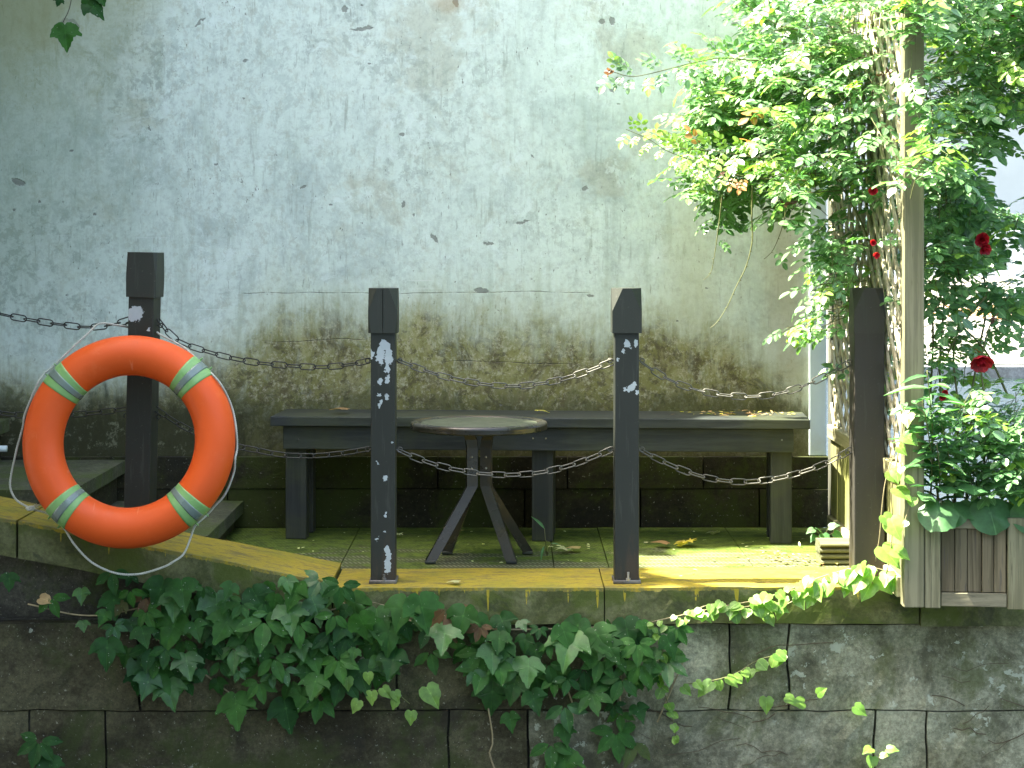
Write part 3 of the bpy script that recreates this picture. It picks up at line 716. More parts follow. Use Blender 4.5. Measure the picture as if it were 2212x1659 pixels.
# far bank, terrace slabs
TZ = -0.55
tb = empty('far_terrace', (18, 26.4, -0.75)); tb['kind'] = 'structure'
obj('bank_wall', bx(-3, 66, 26.4, 26.95, -1.2, TZ - 0.03, 0.02), M['bank'], tb)
rows = [26.4, 29.5, 33, 37, 42, 48, 56, 65, 76, 91]
for a, b in zip(rows, rows[1:]):
    wdt = 2.3 + (a - 26) * 0.09; x = 4.4 + U(-.6, .2); xe = (2300 - CX) / FPX * b + 3
    while x < xe:
        L = wdt * U(0.85, 1.2)
        obj('paving_slab', bx(x + 0.05, x + L - 0.05, a + 0.10, b - 0.10, TZ - 0.14, TZ + U(-0.015, 0.015), 0.015), M['deck'], tb)
        x += L

# far white building with a tiled eave
fb = empty('garden_building', (25, 92, TZ), 'long white plastered building with dark tiled eave beyond the terrace, behind the rose crown', 'building')
obj('wall', bx(12, 50, 92.4, 93.2, TZ - 0.07, 10.3, 0.01), M['whitewash'], fb)
rf = obj('roof', bx(11.4, 50.4, 90.8, 94.8, 10.33, 10.62, 0.02), M['rooftile'], fb)
bm = bmesh.new(); q = [bm.verts.new(v) for v in ((11.4, 90.8, 10.64), (50.4, 90.8, 10.64), (50.4, 97, 13.1), (11.4, 97, 13.1))]; bm.faces.new(q)
obj('roof_slope', bm, M['rooftile'], fb)
for k in range(60):
    x = 20.5 + k * 0.44
    obj('roof_tile', tube(bmesh.new(), [(x, 90.7, 10.74), (x, 97, 13.2)], 0.125, 6), M['rooftile'], rf)

# white balustrade and its hedge
bl = empty('balustrade', (22, 85, TZ), 'low white balustrade of heavy top beam and short posts at the terrace edge', 'balustrade')
obj('top_rail', bx(15, 29.5, 84.7, 85.3, TZ + 1.26, TZ + 1.97, 0.02), M['whitewash'], bl)
obj('base_rail', bx(15, 29.5, 84.6, 85.4, TZ - 0.02, TZ + 0.23, 0.02), M['whitewash'], bl)
for x in (15.3, 18.5, 22.0, 25.5, 29.0): obj('baluster', bx(x - 0.32, x + 0.32, 84.75, 85.25, TZ + 0.235, TZ + 1.255, 0.02), M['whitewash'], bl)
lv = Leaves()
for i in range(5200):
    x = U(15.4, 30); lv.add(random.choice(S_quad), (x, U(86.6, 88.6), U(TZ, TZ + 2.55 + 0.3 * math.sin(x * 1.2) + 0.2 * math.sin(x * 3.5))), jv(1) + Vector((0, -.4, .3)), jv(1) + Vector((0, -.5, 1)), U(.25, .45))
hd = lv.build('hedge', M['hedge']); tag(hd, 'clipped dark green hedge behind the white balustrade', 'hedge')
bp = obj('bollard', bx(13.25, 13.47, 51.2, 51.42, TZ, TZ + 1.35, 0.01), M['pvc']); tag(bp, 'slim pale blue-white post standing alone on the sunny terrace', 'post')
bm = bmesh.new()
for i in range(90):
    a = Vector((U(8.9, 10.6), U(39, 40.5), TZ + U(0.02, 0.28))); d = Vector((U(-.6, .6), U(-.4, .4), U(-.06, .09)))
    tube(bm, [a, a + d * 0.5 + Vector((0, 0, .04)), a + d], 0.012, 4)
tw = obj('twig_pile', bm, mat_plain('dry_brown_twig', (0.42, 0.25, 0.10), 0.7, 0.3, 0, 0.3, 3, 0)); tag(tw, 'heap of dry orange-brown twigs on the pale terrace', 'twigs', kind='stuff')

# ------------------------------------------------------------------ plaster wall with plinth
WD = 7.90
wall = empty('plaster_wall', (0, WD, 0.28), 'tall weathered white plaster wall, streaked grey and stained with algae along its foot', 'wall')
obj('wall_panel', bx(-7.0, 1.204, WD, WD + 0.3, 0.25, 3.6, 0), M['plaster'], wall)
obj('pilaster', bx(1.206, 1.276, WD - 0.012, WD + 0.3, 0.286, 3.6, 0.003), M['pilaster'], wall)
# plinth courses
rs = random.Random(3)
for (z0, z1, js) in ((0.157, 0.283, [-7, -6.2, -5.1, -4.2, -3.1, -2.35, -1.62, -0.86, -0.30, 0.225, 0.773, 1.285]), (0.0, 0.153, [-7, -5.9, -4.6, -3.6, -2.6, -1.9, -1.15, -0.5, 0.05, 0.52, 1.0, 1.285])):
    for a, b in zip(js, js[1:]):
        obj('plinth_stone', rough_block(a + 0.003, b - 0.003, 7.86 + rs.uniform(-.002, .003), 8.2, z0, z1, 0.004, 0.002, 0.12), M['plinth'], wall)
obj('wall_core', bx(-7.0, 1.27, 7.93, 8.19, -0.9, 0.248, 0), M['quay_dark'], wall)

# ------------------------------------------------------------------ quay wall: coping, block courses
quay = empty('quay_wall', (0, 6.52, -0.75), 'low canal wall of big mossy grey stone blocks under a yellow-painted coping', 'wall')
SL = lambda x: max(0.0, 0.0186 + 0.195 * (-0.601 - x))
for a, b, y0, dz in ((-0.601, 0.308, 6.505, 0.0), (0.308, 1.364, 6.507, 0.001), (1.364, 2.75, 6.492, -0.006), (2.75, 4.2, 6.50, -0.004)):
    obj('coping_stone', rough_block(a + 0.002, b - 0.002, y0, 6.885, -0.121 + dz, dz, 0.007, 0.0055, 0.032), M['curb'], quay)
for a, b in ((-1.652, -0.603), (-2.60, -1.656), (-3.6, -2.604)):
    obj('coping_stone', rough_block(a + 0.002, b - 0.002, 6.503, 6.885, -0.125, 0.0, 0.007, 0.0055, 0.032, top=SL), M['curb'], quay)
def course(z0, z1, js, y=6.532):
    for a, b in zip(js, js[1:]):
        obj('block', rough_block(a + 0.004, b - 0.004, y + U(-.006, .006), y + 0.3, z0 + 0.0025, z1 - 0.0025, 0.009, 0.010, 0.045), M['quay_shaded' if (a + b) / 2 < 0.15 else 'quay'], quay)
xq = lambda X: (X - CX) / 643.0
course(-0.417, -0.125, [-3.6, -2.5, xq(300), xq(860), xq(1330), xq(1575), xq(1702), 2.3, 4.2])
course(-0.700, -0.417, [-3.6, -2.2, xq(67), xq(228), xq(968), xq(1139), xq(1889), xq(1999), 2.1, 4.2])
course(-0.98, -0.70, [-3.6, -2.0, -0.8, 0.3, 1.4, 2.6, 4.2], 6.54)
# wedge stones filling the space under the sloping coping, set back in the shade
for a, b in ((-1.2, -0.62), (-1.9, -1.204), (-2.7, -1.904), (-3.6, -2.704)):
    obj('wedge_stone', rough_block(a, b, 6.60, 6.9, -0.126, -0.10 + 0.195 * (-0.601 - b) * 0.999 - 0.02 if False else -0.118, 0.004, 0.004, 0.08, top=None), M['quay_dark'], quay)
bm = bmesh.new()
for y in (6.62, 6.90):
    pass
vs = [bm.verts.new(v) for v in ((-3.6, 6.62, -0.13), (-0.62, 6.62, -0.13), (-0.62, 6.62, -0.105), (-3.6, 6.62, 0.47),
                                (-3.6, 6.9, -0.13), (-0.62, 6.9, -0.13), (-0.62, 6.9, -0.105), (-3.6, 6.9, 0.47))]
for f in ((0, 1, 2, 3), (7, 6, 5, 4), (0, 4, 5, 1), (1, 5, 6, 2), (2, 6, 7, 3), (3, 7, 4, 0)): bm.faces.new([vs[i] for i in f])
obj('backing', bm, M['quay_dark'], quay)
obj('footing', bx(-3.6, 4.2, 6.552, 7.0, -1.3, -0.128, 0), M['quay_dark'], quay)

# ------------------------------------------------------------------ platform floor (slabs) and steps
fl = empty('floor', (0, 7.3, 0)); fl['kind'] = 'structure'
js = [-3.6, -2.6, -1.9, -1.25, -0.615, 0.15, 0.345, 0.86, 1.30]
for a, b in zip(js, js[1:]):
    obj('paving_slab', rough_block(a + 0.002, b - 0.002, 6.888, 7.862, -0.08, -0.002 + U(-.0015, .0015), 0.003, 0.0012, 0.2), M['floor'], fl)
obj('slab_bed', bx(-3.6, 1.31, 6.89, 7.86, -0.9, -0.083, 0), M['quay_dark'], fl)

st = empty('stone_steps', (-1.7, 7.4, 0), 'mossy stone steps climbing to the left behind the life ring', 'steps')
for k, (zt, xr) in enumerate(((0.108, -1.085), (0.273, -1.56), (0.44, -2.03), (0.60, -2.5), (0.76, -2.97))):
    z0 = (0.108, 0.273, 0.44, 0.60, 0.76)[k - 1] if k else 0.0
    obj('tread', rough_block(xr - 0.56, xr, 6.93, 7.856, zt - 0.05, zt, 0.005, 0.003, 0.09), M['step'], st)
    obj('riser', rough_block(xr - 0.53, xr - 0.035, 6.95, 7.85, (z0 - 0.01) if k else -0.001, zt - 0.053, 0.003, 0.003, 0.09), M['plinth'], st)

# white pipe end at the wall's foot
bm = bmesh.new(); tube(bm, [(-2.9, 7.70, 0.335), (-2.0, 7.70, 0.335)], 0.0125, 14)
pp = obj('pvc_pipe', bm, M['pvc'], None, True); tag(pp, 'white plastic pipe end poking in at the wall foot behind the life ring', 'pipe')

# ================================================================== BENCH
bR = Matrix.Rotation(-R(3.6), 4, 'Z')
bench = empty('bench', (0.11, 7.62, 0), 'long dark painted wooden bench standing against the stained plaster wall', 'bench', rz=-R(3.6))
def bpart(name, x0, x1, y0, y1, z0, z1, mat, bev=0.003, seg=2, name2=None):
    return obj(name, bx(x0, x1, y0, y1, z0, z1, bev, seg=seg), mat, bench, world=False)
bpart('seat_board', -1.035, 1.035, -0.175, -0.004, 0.443, 0.480, M['bench'])
bpart('seat_board', -1.035, 1.035, 0.0, 0.165, 0.443, 0.479, M['bench'])
bpart('apron', -0.99, 0.975, -0.150, -0.120, 0.352, 0.441, M['bench'])
bpart('apron', -0.99, 0.975, 0.110, 0.140, 0.352, 0.441, M['bench'])
for s in (-0.945, 0.015, 0.93):
    bpart('leg', s - 0.041, s + 0.041, -0.118, -0.05, -0.001, 0.441, M['bench_leg'])
    bpart('leg', s - 0.041, s + 0.041, 0.045, 0.108, -0.001, 0.441, M['bench_leg'])
bm = bmesh.new()
for x, z in ((-0.02, .40), (0.03, .40), (-.93, .39), (.93, .40)):
    r = bmesh.ops.create_icosphere(bm, subdivisions=1, radius=0.004); bmesh.ops.translate(bm, verts=r['verts'], vec=(x, -0.151, z))
obj('screws', bm, M['steel'], bench, world=False)

# ================================================================== TABLE
TC = Vector((-0.12, 7.09, 0))
table = empty('cafe_table', TC, 'small round brown metal table with four splayed legs in front of the bench', 'table')
top = obj('tabletop', lathe(bmesh.new(), [(0.20, 0.472), (0.236, 0.472), (0.2465, 0.4745), (0.249, 0.479), (0.2475, 0.484), (0.2495, 0.488), (0.250, 0.493), (0.247, 0.499), (0.241, 0.5025), (0.232, 0.5030), (0.224, 0.501), (0.215, 0.4985), (0.213, 0.494)], TC, 72), M['table_frame'], table, True)
obj('disc', lathe(bmesh.new(), [(0.02, 0.4942), (0.2128, 0.4942), (0.2128, 0.4968), (0.02, 0.4968)], TC, 64), M['table_disc'], top)
obj('hub', lathe(bmesh.new(), [(0.07, 0.455), (0.07, 0.4715)], TC, 32), M['table_frame'], table)
def strap(path, wd, th, side):
    """flat bar along path; side = direction of its width"""
    bm = bmesh.new(); rings = []
    side = Vector(side).normalized(); n = len(path)
    for i, p in enumerate(path):
        t = (path[min(i + 1, n - 1)] - path[max(i - 1, 0)]).normalized(); nn = t.cross(side).normalized()
        rings.append([bm.verts.new(p + side * (a * wd / 2) + nn * (b * th / 2)) for a, b in ((-1, -1), (1, -1), (1, 1), (-1, 1))])
    for i in range(n - 1):
        for k in range(4): bm.faces.new((rings[i][k], rings[i][(k + 1) % 4], rings[i + 1][(k + 1) % 4], rings[i + 1][k]))
    bm.faces.new(rings[0][::-1]); bm.faces.new(rings[-1])
    es = [e for e in bm.edges if e.calc_face_angle(0) > 1.0]
    bmesh.ops.bevel(bm, geom=es, offset=0.004, segments=2, affect='EDGES')
    return bm
for fx, fy, cx_, cy_ in ((-.173, -.10, -.026, -.026), (.118, -.10, .026, -.026), (-.120, .11, -.026, .026), (.178, .11, .026, .026)):
    d = Vector((fx, fy, 0)); 
    pts = [Vector((cx_ * 1.5, cy_ * 1.6, .458)), Vector((cx_ * 1.15, cy_ * 1.2, .44)), Vector((cx_, cy_, .41)), Vector((cx_, cy_, .30)), Vector((cx_, cy_, .268)), Vector((cx_ + (fx - cx_) * .10, cy_ + (fy - cy_) * .10, .240)), Vector((fx, fy, 0.008))]
    sd_ = Vector((1, 0.28 if fx < 0 else -0.28, 0)) if fy < 0 else Vector((1, -0.3 if fx < 0 else 0.3, 0))
    lg = obj('leg', strap([TC + q for q in pts], 0.040, 0.019, sd_), M['table_frame'], table, False)
    f = TC + Vector((fx, fy, 0)); bmf = bx(f.x - .02, f.x + .02, f.y - .013, f.y + .013, 0.0, 0.012, 0.003)
    obj('foot_cap', bmf, M['bench'], lg)
    if fy < 0:
        for z in (.376, .335):
            bm = bmesh.new(); r = bmesh.ops.create_uvsphere(bm, u_segments=10, v_segments=6, radius=0.0045)
            bmesh.ops.translate(bm, verts=r['verts'], vec=TC + Vector((cx_, cy_ - 0.0105, z))); obj('screw', bm, M['steel'], lg, True)

# ================================================================== POSTS
def cap_mesh(w, d, z0, z1, topc, botc=0.0):
    """square block whose four corners are chamfered, the cut widening to the top (and a little to the bottom)"""
    bm = bmesh.new(); H = z1 - z0
    levels = [(0.0, botc), (0.42, 0.0015), (0.50, 0.0015), (1.0, topc)]
    rings = []
    for f, c in levels:
        z = z0 + H * f; a, b = w / 2, d / 2; c = max(c, 0.0012)
        rings.append([bm.verts.new((x, y, z)) for x, y in ((a, -b + c), (a, b - c), (a - c, b), (-a + c, b), (-a, b - c), (-a, -b + c), (-a + c, -b), (a - c, -b))])
    for i in range(3):
        for k in range(8): bm.faces.new((rings[i][k], rings[i][(k + 1) % 8], rings[i + 1][(k + 1) % 8], rings[i + 1][k]))
    bm.faces.new(rings[0][::-1]); bm.faces.new(rings[-1])
    return bm
def post(loc, label, h, sw, cw, col, chips, capchips=None, plate=True, topc=0.03, botc=0.0, seam=False, tilt=(0, 0), rz=0, tint=None, hooks=((1, 1), (1, 1)), hz=(0.75, 0.44), bolt=False):
    o = empty('chain_post', loc, label, 'post', 'dark square posts carrying the chains')
    o.rotation_euler = (tilt[1], tilt[0], rz)
    ms = mat_post('post_paint', col, chips, tint)
    hcap = 0.152
    sh = obj('shaft', bx(-sw / 2, sw / 2, -sw / 2, sw / 2, 0.004 if plate else 0, h - hcap + 0.01, 0.003, seg=2), ms, o, world=False)
    mc = mat_post('post_cap_paint', tuple(v * 1.25 for v in col), None, tint)
    if seam:
        for s in (-1, 1):
            bm = cap_mesh(cw, cw, h - hcap, h, topc, botc)
            bmesh.ops.bisect_plane(bm, geom=bm.verts[:] + bm.edges[:] + bm.faces[:], plane_co=(s * 0.0012, 0, 0), plane_no=(-s, 0, 0), clear_outer=True)
            bmesh.ops.holes_fill(bm, edges=[e for e in bm.edges if e.is_boundary])
            obj('cap', bm, mc, o, world=False)
    else:
        obj('cap', cap_mesh(cw, cw, h - hcap, h, topc, botc), mc, o, world=False)
    if plate:
        obj('base_plate', bx(-0.047, 0.047, -0.056, 0.05, 0.0, 0.011, 0.0015), M['plate'], o, world=False)
        bm = bmesh.new(); bmesh.ops.create_cone(bm, cap_ends=True, segments=6, radius1=0.0085, radius2=0.0085, depth=0.008, matrix=Matrix.Translation((0.004, -0.049, 0.0145)))
        bmesh.ops.create_cone(bm, cap_ends=True, segments=8, radius1=0.0042, radius2=0.0042, depth=0.026, matrix=Matrix.Translation((0.004, -0.049, 0.026 if bolt else 0.018)))
        obj('bolt', bm, M['steel'] if bolt else M['plate'], o, world=False)
    for si, s in enumerate((-1, 1)):
        for zi in range(2):
            if hooks[si][zi]:
                bm = bmesh.new(); c0 = Vector((s * sw / 2, 0, hz[zi])); rr_ = 0.0075
                tube(bm, [c0 - Vector((s * 0.004, 0, 0)), c0 + Vector((s * 0.006, 0, 0))], 0.0025, 6)
                tube(bm, [c0 + Vector((s * (0.006 + rr_), 0, 0)) + Vector((math.cos(a) * rr_, 0, math.sin(a) * rr_)) for a in [i * math.pi / 6 for i in range(13)]], 0.0022, 6)
                obj('eye_bolt', bm, M['chain_old'] if loc[0] < -0.8 else M['chain'], o, True, world=False)
    return o
ppm = FPX / 6.635
def fx_(X, X0): return (X - X0) / ppm
def fz_(Y, base=1255): return (base - Y) / ppm
ch1 = [(fx_(301, 313), 1.0 - (662 - 530) / ppm, .026, .030), (fx_(312, 313), 1.0 - (657 - 530) / ppm, .012, .012), (fx_(336, 318), 1.0 - (695 - 530) / ppm, .003, .010)]
ch2 = []
for X, Y, rx, ry in ((833, 745, 15, 13), (841, 768, 10, 20), (823, 765, 9, 24), (839, 795, 6, 12), (806, 762, 4, 12), (838, 818, 6, 9), (822, 822, 4, 6), (836, 855, 5, 8), (821, 850, 5, 4), (824, 866, 4, 5), (821, 875, 3, 7),
                     (840, 1185, 7, 12), (839, 1215, 8, 20), (841, 1195, 6, 14), (836, 1112, 5, 5), (837, 1104, 4, 3), (834, 1145, 4, 3), (817, 1160, 5, 4), (833, 1030, 4, 6), (818, 998, 3, 3), (848, 954, 3, 2), (829, 1246, 5, 3)):
    ch2.append((fx_(X, 829), fz_(Y, 1255), rx / ppm * 0.95, ry / ppm * 0.95))
ch3 = []
for X, Y, rx, ry in ((1352, 742, 9, 10), (1373, 740, 5, 13), (1345, 758, 5, 8), (1362, 834, 9, 9), (1370, 828, 6, 8), (1352, 838, 9, 5), (1375, 845, 4, 8), (1334, 775, 3, 5), (1360, 752, 3, 4)):
    ch3.append((fx_(X, 1352), fz_(Y, 1255), rx / ppm * 0.85, ry / ppm * 0.85))
POSTC = (0.0175, 0.0215, 0.016)
post((-1.2725, 6.64, 0.122), 'tall dark post rising behind the orange life ring, with one big pale paint patch', 1.0, 0.088, 0.104, POSTC, ch1, tilt=(R(1.3), 0), rz=R(-6), topc=0.012, botc=0.006,
     tint=(0.040, 0.026, 0.026), hz=(0.752, 0.44), plate=True)
post((-0.4376, 6.635, 0), 'dark post with long flaked pale patches and a split cap, left of the round table', 1.0, 0.0835, 0.100, POSTC, ch2, topc=0.030, botc=0.010, seam=True, hz=(0.752, 0.449))
post((0.3895, 6.635, 0), 'dark post right of the round table, with small pale flakes and a shiny bolt', 1.0, 0.083, 0.101, POSTC, ch3, topc=0.036, hz=(0.752, 0.449), bolt=True)
post((1.204, 6.60, 0), 'thick brownish dark post beside the wooden trellis, leaf on its top', 1.001, 0.102, 0.1045, (0.034, 0.032, 0.026), None, plate=False, topc=0.036, hooks=((1, 1), (0, 0)), hz=(0.742, 0.442), tint=(0.042, 0.036, 0.027))

# ================================================================== CHAINS
def link_mesh_make():
    bm = bmesh.new(); L, W, r = 0.0280, 0.0108, 0.0022; pts = []
    n = 6
    for k in range(n + 1):
        a = -math.pi / 2 + math.pi * k / n; pts.append(Vector((L - W + W * math.cos(a), W * math.sin(a), 0)))
    for k in range(n + 1):
        a = math.pi / 2 + math.pi * k / n; pts.append(Vector((-(L - W) + W * math.cos(a), W * math.sin(a), 0)))
    rings = []
    N_ = len(pts)
    for i, p in enumerate(pts):
        t = (pts[(i + 1) % N_] - pts[i - 1]).normalized(); a = t.cross(Vector((0, 0, 1)))
        rings.append([bm.verts.new(p + a * math.cos(q) * r + Vector((0, 0, 1)) * math.sin(q) * r) for q in [2 * math.pi * j / 6 for j in range(6)]])
    for i in range(N_):
        for j in range(6): bm.faces.new((rings[i][j], rings[i][(j + 1) % 6], rings[(i + 1) % N_][(j + 1) % 6], rings[(i + 1) % N_][j]))
    me = bpy.data.meshes.new('chain_link'); bmesh.ops.recalc_face_normals(bm, faces=bm.faces[:]); bm.to_mesh(me); bm.free()
    for f in me.polygons: f.use_smooth = True
    return me
LM = link_mesh_make(); LM.materials.append(M['chain'])
LM2 = LM.copy(); LM2.materials.clear(); LM2.materials.append(M['chain_old'])
def chain(pix, label, D0=6.635, D1=6.635, old=False):
    n = len(pix); pts = [P(X, Y, D0 + (D1 - D0) * i / (n - 1)) for i, (X, Y) in enumerate(pix)]
    sp = spline(pts, 0.0475)
    root = empty('hanging_chain', sp[0], label, 'chain', 'steel chains strung between the posts')
    ph = U(-.3, .3)
    for i, (a, b) in enumerate(zip(sp, sp[1:])):
        t = (b - a).normalized(); roll = (R(24) if i % 2 else R(-66)) + ph + U(-.16, .16)
        y = Vector((0, 0, 1)) - t * t.z; y.normalize(); z = t.cross(y)
        m = Matrix((t, y, z)).transposed().to_4x4() @ Matrix.Rotation(roll, 4, 'X')
        o = bpy.data.objects.new('chain_link', LM2 if old else LM); COL.objects.link(o); o.parent = root
        o.matrix_local = Matrix.Translation((a + b) / 2 - sp[0]) @ m
chain([(-215, 585), (-120, 645), (0, 678), (60, 690), (130, 701), (190, 707), (240, 702), (285, 689)], 'dark upper chain leaving the far left post towards the frame edge', 6.64, 6.64, True)
chain([(342, 690), (367, 722), (393, 741), (440, 757), (490, 771), (553, 783), (628, 790), (690, 793), (753, 788), (800, 778)], 'dark upper chain drooping from the far left post to the flaked post', 6.64, 6.635, True)
chain([(861, 779), (923, 802), (978, 818), (1053, 831), (1120, 834), (1190, 825), (1252, 808), (1325, 781)], 'upper chain above the round table between the two middle posts')
chain([(1385, 782), (1437, 816), (1490, 838), (1545, 851), (1610, 857), (1680, 851), (1752, 827), (1838, 782)], 'bright upper chain sagging above the right end of the bench', 6.635, 6.60)
chain([(-215, 790), (-120, 862), (0, 892), (60, 897), (147, 896), (213, 891), (279, 882)], 'dark lower chain passing behind the left of the life ring', 6.64, 6.64, True)
chain([(333, 881), (390, 918), (450, 947), (510, 964), (553, 972), (603, 982), (665, 985), (728, 981), (800, 969)], 'lower chain between the life ring and the flaked post', 6.64, 6.635, True)
chain([(859, 972), (903, 991), (958, 1009), (1015, 1020), (1060, 1025), (1110, 1026), (1168, 1021), (1231, 1006), (1281, 988), (1324, 970)], 'lower chain crossing the legs of the round table')
chain([(1381, 970), (1419, 991), (1476, 1016), (1531, 1033), (1594, 1041), (1659, 1037), (1722, 1023), (1784, 1001), (1840, 971)], 'lower chain in front of the right bench legs, ending at the thick post', 6.635, 6.60)

# ================================================================== LIFE RING
RC = P(279, 953, 6.43); tiltR = R(9)
ring = empty('life_ring', RC, 'orange life ring with four pale green reflective bands hanging on the left post', 'life ring')
Rm = Matrix.Rotation(-tiltR, 4, 'X')
MAJ, MIN = 0.2845, 0.0665
def torus_arc(a0, a1, maj, mi, na, ns=24, flat=0.98, close=False):
    bm = bmesh.new(); rings = []
    for i in range(na + (0 if close else 1)):
        a = a0 + (a1 - a0) * i / na
        rr_ = []
        for k in range(ns):
            q = 2 * math.pi * k / ns
            d = maj + mi * math.cos(q); rr_.append(bm.verts.new(Rm @ Vector((d * math.cos(a), mi * flat * math.sin(q), d * math.sin(a))) + RC))
        rings.append(rr_)
    N_ = len(rings)
    for i in range(N_ if close else N_ - 1):
        for k in range(ns): bm.faces.new((rings[i][k], rings[i][(k + 1) % ns], rings[(i + 1) % N_][(k + 1) % ns], rings[(i + 1) % N_][k]))
    if not close: bm.faces.new(rings[0][::-1]); bm.faces.new(rings[-1])
    return bm
obj('ring_body', torus_arc(0, 2 * math.pi, MAJ, MIN, 120, 32, close=True), M['orange'], ring, True)
for deg in (46, 138.5, 228, 314):
    a = R(deg); hw = R(7.2)
    bnd = obj('band', torus_arc(a - hw, a + hw, MAJ, MIN + 0.0012, 12, 32), M['band'], ring, True)
    obj('stripe', torus_arc(a - hw * 0.33, a + hw * 0.33, MAJ, MIN + 0.0024, 6, 32), M['band_grey'], bnd, True)
    # small loop holding the rope
    c0 = Rm @ Vector(((MAJ + MIN + 0.004) * math.cos(a), 0, (MAJ + MIN + 0.004) * math.sin(a))) + RC
    tg = Rm @ Vector((-math.sin(a), 0, math.cos(a)))
    for s in (-1, 1):
        cc = c0 + tg * (s * 0.022); bm = bmesh.new()
        tube(bm, [cc + (Rm @ Vector((math.cos(a) * math.cos(q), math.sin(q), math.sin(a) * math.cos(q)))) * 0.007 for q in [i * math.pi / 5 for i in range(11)]], 0.002, 5)
        obj('loop', bm, M['band'], bnd, True)
def twisted(path, name, parent, step=0.0045, rad=0.0021, off=0.0021, pitch=0.022):
    sp = spline(path, step); bm = bmesh.new()
    prev = None; fr = []
    for i, p in enumerate(sp):
        t = (sp[min(i + 1, len(sp) - 1)] - sp[max(i - 1, 0)]).normalized()
        a = t.cross(Vector((0, 1, 0.1))).normalized() if prev is None else (prev - t * prev.dot(t)).normalized()
        prev = a; fr.append((a, t.cross(a)))
    for s in range(3):
        tube(bm, [p + (fr[i][0] * math.cos(s * 2.094 + i * step / pitch * 6.283) + fr[i][1] * math.sin(s * 2.094 + i * step / pitch * 6.283)) * off for i, p in enumerate(sp)], rad, 5)
    return obj(name, bm, M['rope'], parent, True)
def PL(l, D): return [P(X, Y, D) if len(q_) == 2 else P(X, Y, q_[2]) for q_ in l for X, Y in [q_[:2]]]
rD = 6.44
twisted(PL([(97, 806, 6.46), (113, 793, 6.47), (150, 757, 6.5), (190, 720, 6.54), (215, 699, 6.57), (250, 702, 6.60), (283, 708, 6.66), (312, 713, 6.70), (335, 716, 6.66), (345, 722, 6.60), (372, 736, 6.56), (400, 752, 6.52), (423, 774, 6.49), (445, 796, 6.48)], rD), 'grab_rope', ring)
twisted(PL([(445, 796, 6.48), (462, 812), (478, 832), (494, 862, 6.46), (505, 895, 6.46), (511, 935), (512, 970, 6.44), (508, 990, 6.42), (505, 1021), (487, 1066), (465, 1092), (447, 1113)], rD), 'grab_rope', ring)
twisted(PL([(447, 1113), (434, 1124, 6.41), (420, 1138, 6.40), (412, 1161, 6.40), (397, 1196, 6.39), (375, 1213, 6.38), (350, 1226, 6.38), (300, 1240, 6.38), (250, 1238, 6.38), (200, 1216, 6.38), (162, 1178, 6.38), (140, 1143, 6.39), (122, 1124, 6.40)], rD), 'grab_rope', ring)
twisted(PL([(122, 1124, 6.40), (100, 1108), (75, 1101), (50, 1090), (32, 1076), (22, 1051), (25, 1021), (37, 966), (49, 923), (52, 900), (64, 868), (80, 830), (97, 806, 6.46)], rD), 'grab_rope', ring)
bm = bmesh.new(); kc = P(66, 1098, 6.43)
for i in range(4):
    tube(bm, [kc + Vector((math.cos(q + i) * 0.008 * (1 + .3 * i % 2), math.sin(q * 1.3) * 0.006, math.sin(q + i * 2) * 0.006)) for q in [j * 0.7 for j in range(10)]], 0.0032, 5)
for i in range(9):
    d = Vector((U(.4, 1), U(-.3, .1), U(-.15, .5))); tube(bm, [kc, kc + d * 0.018 + jv(.003), kc + d * U(.03, .045)], 0.001, 4)
obj('knot', bm, M['rope'], ring, True)

# ================================================================== TRELLIS
TX = 1.262
trel = empty('trellis_screen', (TX, 7.0, 0), 'tall bleached wooden trellis with slanting lattice strips and boarded foot, right of the thick post', 'trellis')
obj('post', bx(TX, TX + 0.066, 6.262, 6.32, -0.02, 3.0, 0.003), M['trellis'], trel)
obj('post', bx(TX + 0.010, TX + 0.060, 6.86, 6.92, 0.43, 3.0, 0.003), M['trellis'], trel)
tp = obj('post', bx(TX + 0.004, TX + 0.05, 7.72, 7.79, 0.0, 3.0, 0.003), mat_wood('dark_end_post_wood', (0.06, 0.065, 0.055), (0.10, 0.10, 0.08), 'z', (0.03, 0.03, 0.025), 0.1), trel); tp['label'] = 'dark weathered post at the wall'
for z0, z1 in ((0.378, 0.430), (0.002, 0.07)):
    obj('rail', bx(TX - 0.012, TX + 0.03, 6.325, 7.715, z0, z1, 0.003), M['rail_y'], trel)
y = 6.328
while y < 7.70:
    w_ = 0.098; e = min(y + w_, 7.714)
    obj('board', bx(TX + 0.002 + U(0, .003), TX + 0.022, y + 0.002, e - 0.002, 0.072, 0.376, 0.002), M['board_moss'], trel); y += w_
